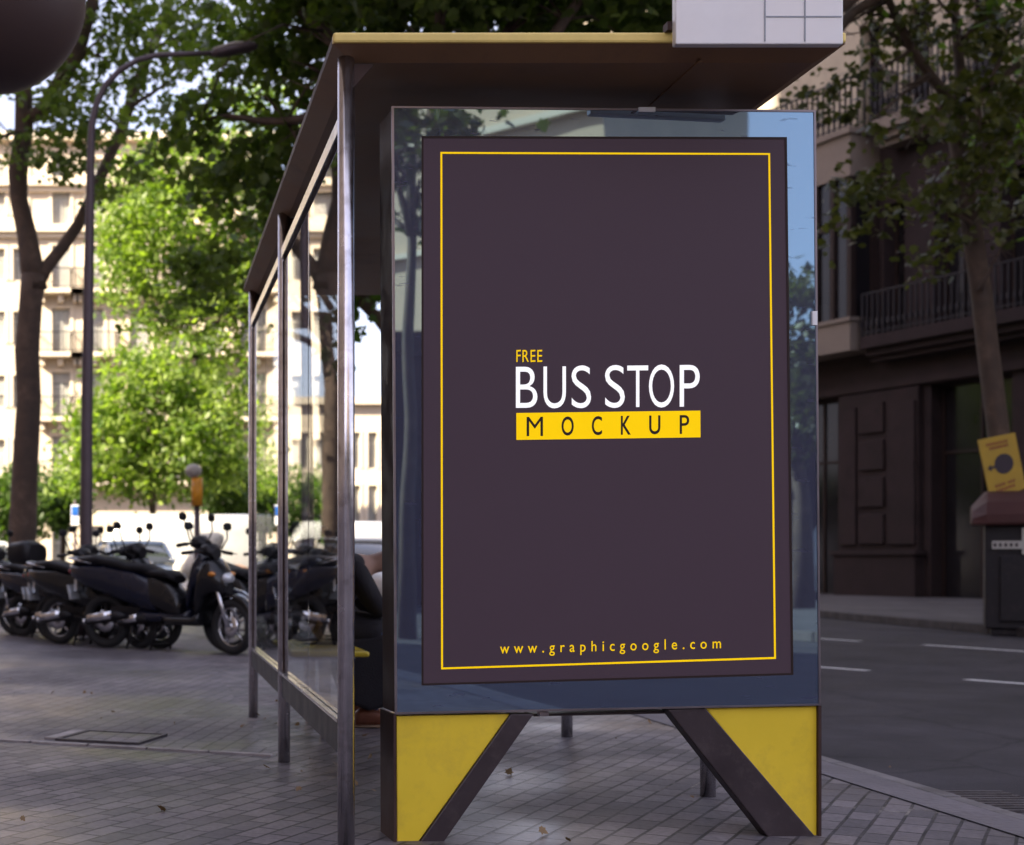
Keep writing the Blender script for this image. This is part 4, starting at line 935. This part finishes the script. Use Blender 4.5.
def obox(b, PL, ua, ub, za, zb_, oa, ob):     # box in facade coordinates
    pts = [PL.pt(ua,za,oa),PL.pt(ub,za,oa),PL.pt(ub,za,ob),PL.pt(ua,za,ob)]
    b.slab(pts, (0,0,zb_-za))
def window(parent, PL, w, fm, rec=.25, shutters=None, gm='wglass'):
    ua, za, ub, zb_ = w; um = (ua+ub)/2; t = .07; b = MB()
    for (p,q,r_,s_) in ((ua,ua+t,za,zb_),(ub-t,ub,za,zb_),(um-t/2,um+t/2,za,zb_)): obox(b,PL,p,q,r_,s_,-rec,-rec+.05)
    for zz in (za, zb_-t, za+(zb_-za)*.68): obox(b,PL,ua+t,ub-t,zz,zz+t,-rec+.001,-rec+.046)
    f = b.build('window', fm, parent)
    b = MB(); b.quad(PL.pt(ua,za,-rec+.01),PL.pt(ub,za,-rec+.01),PL.pt(ub,zb_,-rec+.01),PL.pt(ua,zb_,-rec+.01)); b.build('pane', M[gm], f)
    if gm == 'washedglass':
        b = MB(); c = [(ua-.16,za),(ua-.001,za),(ua-.001,zb_+.001),(ub+.001,zb_+.001),(ub+.001,za),(ub+.16,za),(ub+.16,zb_+.16),(ua-.16,zb_+.16)]
        b.slab([PL.pt(u,z,.002) for u,z in c], Vector((PL.n.x,PL.n.y,0))*.06); b.build('surround', M['creamtrim'], f)
    if shutters:
        b = MB(); h = (zb_-za)*shutters; n = max(2,int(h/.12))
        for i in range(n): obox(b,PL,ua+.02,ub-.02,zb_-h+i*h/n,zb_-h+(i+.8)*h/n,-rec+.06,-rec+.10)
        b.build('shutter', M['shutter'], f)
    return f
def railing(b, PL, ua, ub, z0, h, off, sp=.12, r=.012, knob=True):
    obox(b,PL,ua,ub,z0+h-.04,z0+h,off-.025,off+.025); obox(b,PL,ua,ub,z0+.08,z0+.11,off-.015,off+.015)
    n = max(2,int((ub-ua)/sp))
    for i in range(n+1):
        u = ua+(ub-ua)*i/n; obox(b,PL,u-r,u+r,z0,z0+h-.03,off-r,off+r)
        if knob: obox(b,PL,u-r*2.2,u+r*2.2,z0+h*.22,z0+h*.34,off-r*2,off+r*2)
def side_rail(b, PL, u, z0, h, o0, o1, sp=.12, r=.012):
    obox(b,PL,u-.025,u+.025,z0+h-.04,z0+h,o0,o1); n = max(2,int((o1-o0)/sp))
    for i in range(n+1):
        o = o0+(o1-o0)*i/n; obox(b,PL,u-r,u+r,z0,z0+h-.03,o-r,o+r)

# far sunlit facade
PF = Plane2((0,70),(1,0),(0,-1))
fb = thing('apartment_building', (0,70,RZ), 'tall sunlit cream apartment building with iron balconies across the square', 'building')
def fz(py): return H-(py-CY)/F*70
def fu(px): return (px-CX)/F*70
floors = [546, 482, 418, 354, 291, 226, 180]
wins = []; shut = []
cols = [(-75,-55),(-45,-33),(-15,5),(13,27),(52,70),(86,104),(130,150),(170,188),(205,225),(240,258)]
for fi, fy in enumerate(floors):
    for ci, (a, c) in enumerate(cols):
        z0 = fz(fy)+.02; h = 2.2 if (ci >= 4 and fi < 6) else 1.55
        if fi == 6: h = 1.0
        if ci < 4 and fi < 6: z0 += .5
        w = (fu(a), z0, fu(c), z0+h)
        if fi == 0: w = (fu(a), RZ+.05, fu(c), 2.6)
        wins.append(w); shut.append((fi*3+ci*5) % 7)
fw = facade(fb, PF, -22, 6.2, fz(136), wins, M['cream'])
for w, s in zip(wins, shut): window(fb, PF, w, M['shutter'], shutters={0:.35,2:.6,4:1.0,5:.2}.get(s), gm='washedglass')
b = MB()
for fy in (226, 180): obox(b,PF,-22.3,6.5,fz(fy)-.35,fz(fy),0,.45); obox(b,PF,-22.2,6.4,fz(fy)-.6,fz(fy)-.352,0,.22)
obox(b,PF,-22.4,6.6,fz(136)-.3,fz(136)+.1,0.002,.5); b.build('cornice', M['creamtrim'], fb)
for ci, (a, c) in enumerate(cols):
    if ci in (0,1,2,3): 
        continue
    for fi in range(1,5):
        z = fz(floors[fi]); ua, ub = fu(a)-.7, fu(c)+.7
        b = MB(); obox(b,PF,ua,ub,z-.22,z-.02,.002,.9)
        for k in range(3): u = ua+.25+k*((ub-ua-.5)/2); obox(b,PF,u-.12,u+.12,z-.6,z-.222,.002,.55)
        bl = b.build('balcony', M['creamtrim'], fb)
        b = MB(); railing(b,PF,ua,ub,z-.02,1.0,.86,.16,.016,False); side_rail(b,PF,ua+.02,z-.02,1.0,.05,.85,.2); side_rail(b,PF,ub-.02,z-.02,1.0,.05,.85,.2); b.build('railing', M['iron'], bl)
# lower pale building further away, seen beyond the shelter
PF2 = Plane2((0,92),(1,0),(0,-1))
gb = thing('low_building', (10,92,RZ), 'low pale building in the distance seen between shelter post and panel', 'building')
w2 = [((px-CX)/F*92, RZ+.1+k*3.4, (px+9-CX)/F*92, RZ+2.4+k*3.4) for px in range(232,470,17) for k in range(3)]
facade(gb, PF2, 5.2, 24, H+160/F*92, w2, M['cream'])
for w in w2: window(gb, PF2, w, M['shutter'], gm='washedglass')
b = MB(); obox(b,PF2,5.0,24.2,H+160/F*92-.3,H+160/F*92+.15,.002,.5); b.build('cornice', M['creamtrim'], gb)

# dark building on the right with balconies and a projecting bay
PR = Plane2((18.9,36.6),(.29,-.957),(-.957,-.29))
rb = thing('stone_building', (18.9,36.6,RZ), 'dark shaded stone building on the right with iron balconies and a projecting bay', 'building')
U = lambda px, py=300, off=0: PR.uz(px,py,off)
def zat(px, py, off=0): return PR.uz(px,py,off)[1]
def rect(pxa, pya, pxb, pyb, pr=None):      # opening from left/top to right/bottom pixels (z read at the left edge)
    ua = U(pxa)[0]; ub = U(pxb)[0]; pr = pr or pxa
    return (ua, zat(pr,pyb), ub, zat(pr,pya))
zt = zat(880,392); zfl = zat(880,350); z1f = zat(900,336); z2f = zat(894,126)
rw = [ (U(790)[0], RZ+.02, U(838)[0], zt), (U(931)[0], RZ+.02, U(1012)[0], zt), (U(1035)[0], RZ+.02, U(1120)[0], zt),
       (U(884)[0], z1f+.05, U(905)[0], z1f+3.4), (U(934)[0], z1f+.05, U(972)[0], z1f+3.4), (U(1000)[0], z1f+.05, U(1045)[0], z1f+3.4),
       (U(800)[0], z1f+.3, U(838)[0], z1f+3.2),
       (U(860)[0], z2f+.05, U(880)[0], z2f+2.9), (U(905)[0], z2f+.05, U(930)[0], z2f+2.9), (U(965)[0], z2f+.05, U(1000)[0], z2f+2.9), (U(1030)[0], z2f+.05, U(1060)[0], z2f+2.9)]
ztop = z2f+8
facade(rb, PR, -14, 26, z2f-.1, [w for w in rw if w[3] < z2f], M['shadedstone'], rec=.5)
# upper storeys of paler stone
class Sh: pass
b = MB(); 
upw = [w for w in rw if w[3] > z2f]
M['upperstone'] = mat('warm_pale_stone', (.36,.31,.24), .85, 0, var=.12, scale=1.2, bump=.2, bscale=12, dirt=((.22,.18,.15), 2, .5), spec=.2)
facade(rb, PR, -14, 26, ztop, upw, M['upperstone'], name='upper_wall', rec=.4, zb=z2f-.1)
for w in rw: window(rb, PR, w, M['brown'], rec=.4 if w[3] < z2f else .35, gm='darkglass')
# pilaster with panels and plinth
b = MB(); ua, ub = U(843)[0], U(925)[0]; obox(b,PR,ua,ub,RZ,zat(880,553),.002,.32)
obox(b,PR,ua+.05,ub-.05,zat(880,553)+.001,zt,.002,.16); obox(b,PR,ua-.08,ub+.08,zat(880,553)-.06,zat(880,553)+.05,.003,.38)
uq = [ua+.05+(ub-ua-.1)*k for k in (0,.26,.62,1)]
z_ = zat(880,548)
while z_ < zt-.3:
    obox(b,PR,uq[1]+.06,uq[2]-.06,z_+.1,z_+.86,.16,.24); z_ += .95
for k in (0,2): obox(b,PR,uq[k]+.08,uq[k+1]-.06,zat(880,545),zt-.35,.16,.23)
b.build('pilaster', M['shadedstone'], rb, bevel=.015)
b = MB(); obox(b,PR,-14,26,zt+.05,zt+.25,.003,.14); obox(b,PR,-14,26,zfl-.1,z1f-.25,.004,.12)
b.build('string_course', M['shadedstone'], rb)
# first floor balcony
uc = U(878)[0]
def balc(parent, ua, ub, z, dep, name='balcony', m=M['shadedstone'], h=1.1, sp=.17):
    b = MB(); obox(b,PR,ua,ub,z-.30,z,.003,dep); obox(b,PR,ua,ub,z-.48,z-.302,.003,dep-.18); obox(b,PR,ua,ub,z-.62,z-.482,.003,dep-.35)
    o = b.build(name, m, parent)
    b = MB(); railing(b,PR,ua,ub,z,h,dep-.06,sp,.018); side_rail(b,PR,ua+.03,z,h,.05,dep-.06,sp,.018); side_rail(b,PR,ub-.03,z,h,.05,dep-.06,sp,.018); b.build('railing', M['iron'], o)
    return o
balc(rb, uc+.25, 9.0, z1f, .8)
balc(rb, U(896)[0], 9.0, z2f, .85, m=M['palestone'], h=1.35)
# bay
offb = .95
ucn = U(850,300,offb)[0]; ul = U(790,300,offb)[0]-1.5
zb0 = zat(850,350,offb); zb1 = zat(850,319,offb); zt0 = zat(847,176,offb); zt1 = zat(847,132,offb)
b = MB()
obox(b,PR,ul,ucn,zb0,zb1,.003,offb); obox(b,PR,ul-.05,ucn+.05,zb1-.04,zb1+.06,.004,offb+.06)
bay = b.build('bay', M['palestone'], rb)
b = MB(); obox(b,PR,ul,ucn,zt0,zt1,.003,offb); obox(b,PR,ul-.08,ucn+.08,zt1-.05,zt1+.1,.004,offb+.1)
b.build('bay_head', M['palestone'], bay)
b = MB(); nb = 6
for k in range(nb+1):
    u = ul+(ucn-ul-.16)*k/nb; obox(b,PR,u,u+.14,zb1+.06,zt0,offb-.2,offb-.04)
obox(b,PR,ucn-.16,ucn-.02,zb1+.06,zt0,.05,.25); obox(b,PR,ul,ucn,zb1+2.4,zb1+2.55,offb-.19,offb-.05); b.build('bay_mullion', M['brown'], bay)
b = MB(); obox(b,PR,ul+.05,ucn-.08,zb1+.06,zt0,.003,offb-.12); b.build('bay_glass', M['darkglass'], bay)
b = MB(); railing(b,PR,ul,ucn,zt1+.1,1.3,offb-.03,.19,.02); side_rail(b,PR,ucn-.02,zt1+.1,1.3,.05,offb-.05,.19,.02); b.build('railing', M['iron'], bay)

# container on the far side of the road
q = G(992,636,RZ); bc = Vector(((985-CX)/F*q.y+.82, q.y+.55, RZ))
bi = thing('waste_container', (bc.x-.82,bc.y-.55,RZ), 'charcoal street waste container with a rounded brown lid beside the far kerb', 'waste container')
zl = H-(524-CY)/F*q.y; ztp = H-(489-CY)/F*q.y
b = MB(); b.slab([(bc.x-.82,bc.y-.55,RZ+.1),(bc.x+.9,bc.y-.55,RZ+.1),(bc.x+.9,bc.y+.55,RZ+.1),(bc.x-.82,bc.y+.55,RZ+.1)],(0,0,zl-RZ-.1)); 
b.box((bc.x,bc.y-.57,.55),(1.3,.04,.9)); b.box((bc.x,bc.y,RZ+.06),(1.5,1.0,.12)); bb_ = b.build('body', M['binbody'], bi, bevel=.04)
b = MB(); prof = [(-.70,0),(-.68,.12),(-.5,.28),(-.2,.40),(.2,.44),(.55,.36),(.70,.15),(.72,0)]
kk = (ztp-zl)/.44
vs = [(bc.x-.98, bc.y+y_*.9, zl+.0+z*kk*.55) for y_, z in prof]+[(bc.x-.80, bc.y+y_, zl+z*kk) for y_, z in prof]+[(bc.x+.95, bc.y+y_, zl+z*kk) for y_, z in prof]
n = len(prof); b.add(vs, [(r_*n+i, r_*n+i+1, (r_+1)*n+i+1, (r_+1)*n+i) for r_ in range(2) for i in range(n-1)]+[tuple(range(n))[::-1], tuple(range(2*n,3*n)), (0,n,n*2,n*3-1,n*2-1,n-1)], False)
b.box((bc.x-.02,bc.y-.66,zl+.01),(1.9,.06,.06)); b.build('lid', M['binlid'], bi, bevel=.02)
# white strip sticker and round emblem on the body front
bi.rotation_euler.z = R(-29)
yb = bc.y-.595
def bpx(px): return bc.x-.82+(px-985)/73
def bpz(py): return H-(py-CY)/F*yb
b = MB(); b.box(((bpx(991)+bpx(1017))/2, yb, bpz(545)), (bpx(1017)-bpx(991), .006, bpz(541)-bpz(549))); stk = b.build('sticker', M['shutter'], bi)
b = MB()
for k, ch in enumerate('00000'[:5]):
    x = bpx(993.5+k*4.6); b.box((x,yb-.005,bpz(545)),(.036,.003,.05)); 
b.build('sticker_print', M['dkprint'], stk)
b = MB(); b.box((bpx(1023),yb,bpz(541)),(.18,.006,.36)); st2 = b.build('emblem_sticker', M['shutter'], bi)
b = MB(); b.lathe((bpx(1024),yb-.006,bpz(533)),[(.001,0),(.07,0),(.07,.003)],'y',20); b.build('emblem', M['dkred'], st2)

# yellow board hanging on the tree
Yb = Y6-.22
yq = [(978,440),(1015,432.5),(1026,488),(991,501)]
ybd = thing('yellow_notice_board', at(1000,500,Yb), 'tilted yellow notice board with a dark round symbol on the leaning trunk', 'sign')
b = MB(); b.slab([at(x,y,Yb) for x,y in yq],(0,.02,0)); bo = b.build('board', M['signyel'], ybd)
def onb(u,v,dy=-.004):
    a=[(1-u)*(1-v),u*(1-v),u*v,(1-u)*v]; return at(sum(a[i]*yq[i][0] for i in range(4)), sum(a[i]*yq[i][1] for i in range(4)), Yb+dy)
def bq(b,u0,v0,u1,v1): b.quad(onb(u0,v0),onb(u1,v0),onb(u1,v1),onb(u0,v1))
b = MB(); 
for (u0,u1,v) in ((.18,.82,.09),(.25,.78,.16),(.2,.5,.78),(.55,.8,.78),(.22,.78,.86)):
    x = u0
    while x < u1-.04: bq(b,x,v,x+.05,v+.045); x += .075
b.build('small_print', M['dkred'], bo)
b = MB(); b.add([onb(.55+.26*math.cos(a)*1.0,.48+.17*math.sin(a)) for a in [2*math.pi*i/24 for i in range(24)]],[list(range(24))]); b.build('round_symbol', M['dkprint'], bo)
b = MB(); b.add([onb(.08,.49,-.006),onb(.2,.43,-.006),onb(.2,.47,-.006),onb(.3,.47,-.006),onb(.3,.51,-.006),onb(.2,.51,-.006),onb(.2,.55,-.006)],[list(range(7))]); b.build('arrow', M['dkprint'], bo)

class _E: pass
fl = []
for i in range(38):
    x = random.uniform(-1.6,3.0); y_ = random.uniform(4.6,12); fl.append((x,y_,.016))
for i in range(30): fl.append((XP+random.gauss(.1,.25), random.uniform(4.7,8.8), .016))
for i in range(60): fl.append((KX+abs(random.gauss(.12,.12)), random.uniform(5,12), RZ+.014))
lo = leaves('fallen_leaves', np.array(fl), .026, M['dryleaf'], None, 'plane', droop=0, svar=.6); lo.name = 'leaf_litter'; lo['kind'] = 'stuff'
# ------------------------------------------------------------------ out of view: buildings added to shade the square, and what the panel glass mirrors
def plain_building(name, label, PL, w, h, m, depth=10, sp=3.2, fl=3.3, zb=4.6, tr='creamtrim', grp=None):
    t = thing(name, PL.pt(w/2,RZ), label, 'building', grp); wn = []
    n = int((w-1)/sp); k = int((h-zb-1)/fl)
    for j in range(k):
        for i in range(n):
            u = (w-n*sp)/2+sp*(i+.5); wn.append((u-.55, zb+j*fl, u+.55, zb+j*fl+2.1))
    facade(t, PL, 0, w, h, wn, m, depth=depth)
    b = MB()
    for q in wn: b.quad(*[PL.pt(u,z,-.24) for u,z in ((q[0],q[1]),(q[2],q[1]),(q[2],q[3]),(q[0],q[3]))])
    b.build('window_glazing', M['wglass'], t)
    b = MB()
    for j in range(k+1): obox(b,PL,-.1,w+.1,zb-.75+j*fl,zb-.55+j*fl,.003,.25)
    obox(b,PL,-.2,w+.2,h-.4,h+.1,.004,.5); b.build('cornice', M[tr], t)
    return t
plain_building('shade_block', 'unseen beige building added to the left to shade the pavement, outside the frame', Plane2((-11,-18),(0,1),(1,0)), 26, 38, M['beige'])  # added out of view to cast shade over the near pavement
plain_building('tall_shade_block', 'tall unseen building added to the left to shade the square and the stone building', Plane2((-11,8.05),(0,1),(1,0)), 11.7, 46, M['beige'], depth=4.5)  # added out of view, its height set by the shade it throws
plain_building('beige_building', 'sunlit beige building mirrored in the upper left glass border of the panel', Plane2((18.4,-30),(-.6,-.8),(-.8,.6)), 24, 26, M['beige'], zb=8.2, sp=2.6)
plain_building('side_sky_block', 'long unseen building added on the far left to block low sky light', Plane2((-38,4),(0,1),(1,0)), 60, 26, M['beige'])  # added out of view to cut sky light on the stone building
t7 = thing('leafy_tree', (15,-15,RZ), 'round leafy tree mirrored in the right glass border of the panel', 'tree')
b = MB(); b.tube([(15,-15,RZ),(15,-15,2),(14.9,-15,4)],[.2,.15,.08],10); b.build('trunk', M['bark'], t7)
leaves('crown', clumps([((15,-15,4.4),(1.7,1.7,1.7),3600),((14.6,-15,6),(.5,.6,.5),200)],.3,20), .22, M['leaf_olive'], t7, 'simple')
t8 = thing('leafy_tree', (5.5,-9,RZ), 'plane tree mirrored in the upper left corner of the panel border', 'tree')
b = MB(); b.tube([(5.5,-9,RZ),(5.52,-9,2),(5.5,-9,4),(5.55,-9,6.4)],[.13,.09,.08,.06],10)
for i in range(6): rbranch(b,(5.5,-9,5.3),(5.6+random.uniform(-1.0,1.2),-9+random.uniform(-1,1),5.6+random.uniform(0,1.5)),.05,.015,seed=200+i)
b.build('trunk', M['bark'], t8)
leaves('crown', clumps([((5.3,-9,6.6),(1.0,.9,.9),800),((5.6,-9,5.5),(.35,.5,.35),60)],.22,18), .17, M['leaf_olive'], t8)
v9 = copy_tree(v1); v9.location = (21.3,-21,RZ); v9['label'] = 'white van added as the light patch mirrored low in the right glass border'  # van copy added to make a bright patch in the mirrored street
plain_building('mirror_shade_row', 'low dark row of shops added as the shaded lower part of the mirrored view', Plane2((45,-24),(-1,0),(0,1)), 66, 6.3, M['shadedstone'], depth=4, zb=1.2, fl=3.5, tr='shadedstone')  # row added to give the shaded, dark lower half of the reflection

# ------------------------------------------------------------------ light
to_sun = Vector((-.85,-.53,0)).normalized(); EL = R(35)
sun_dir = Vector((to_sun.x*math.cos(EL), to_sun.y*math.cos(EL), math.sin(EL)))
sd = bpy.data.lights.new('sun','SUN'); sd.energy = 4.4; sd.angle = R(.5); sd.color = (1,.88,.69)
so = bpy.data.objects.new('sun', sd); COL.objects.link(so); so.rotation_euler = sun_dir.to_track_quat('Z','Y').to_euler(); so.location = sun_dir*50
w = bpy.data.worlds.new('World'); sc.world = w; w.use_nodes = True; nt = w.node_tree
sky = nt.nodes.new('ShaderNodeTexSky'); sky.sky_type = 'NISHITA'; sky.sun_disc = False; sky.sun_elevation = EL
sky.sun_rotation = math.atan2(to_sun.x, to_sun.y) % (2*math.pi); sky.air_density = 1.0; sky.dust_density = 2.5; sky.ozone_density = 1.0
bg = nt.nodes['Background']
tn = nt.nodes.new('ShaderNodeMix'); tn.data_type = 'RGBA'; tn.blend_type = 'MULTIPLY'; tn.inputs[0].default_value = 1; tn.inputs[7].default_value = (1.08,.95,1.0,1)
# made-up bright cloud veil, added to whiten most of the sky
tcw = nt.nodes.new('ShaderNodeTexCoord'); ncl = nt.nodes.new('ShaderNodeTexNoise'); ncl.inputs['Scale'].default_value = 2.2; ncl.inputs['Detail'].default_value = 7; ncl.inputs['Roughness'].default_value = .55
nt.links.new(tcw.outputs['Generated'], ncl.inputs['Vector'])
mcl = nt.nodes.new('ShaderNodeMapRange'); mcl.inputs['From Min'].default_value = .36; mcl.inputs['From Max'].default_value = .56; mcl.inputs['To Min'].default_value = .25; mcl.inputs['To Max'].default_value = .85
nt.links.new(ncl.outputs['Fac'], mcl.inputs['Value'])
cl = nt.nodes.new('ShaderNodeMix'); cl.data_type = 'RGBA'; cl.inputs[7].default_value = (2.05,2.25,2.6,1); nt.links.new(mcl.outputs[0], cl.inputs[0]); nt.links.new(sky.outputs[0], cl.inputs[6])
nt.links.new(cl.outputs[2], tn.inputs[6]); nt.links.new(tn.outputs[2], bg.inputs['Color']); bg.inputs['Strength'].default_value = .12
vs_ = sc.view_settings; vs_.view_transform = 'Standard'; vs_.look = 'None'; vs_.gamma = 1; vs_.use_curve_mapping = False; vs_.exposure = 2.12
cy = sc.cycles; cy.use_denoising = True; cy.max_bounces = 10; cy.transparent_max_bounces = 12; cy.transmission_bounces = 10; cy.glossy_bounces = 6; cy.diffuse_bounces = 3
cy.sample_clamp_indirect = 6; cy.caustics_refractive = False; cy.caustics_reflective = False
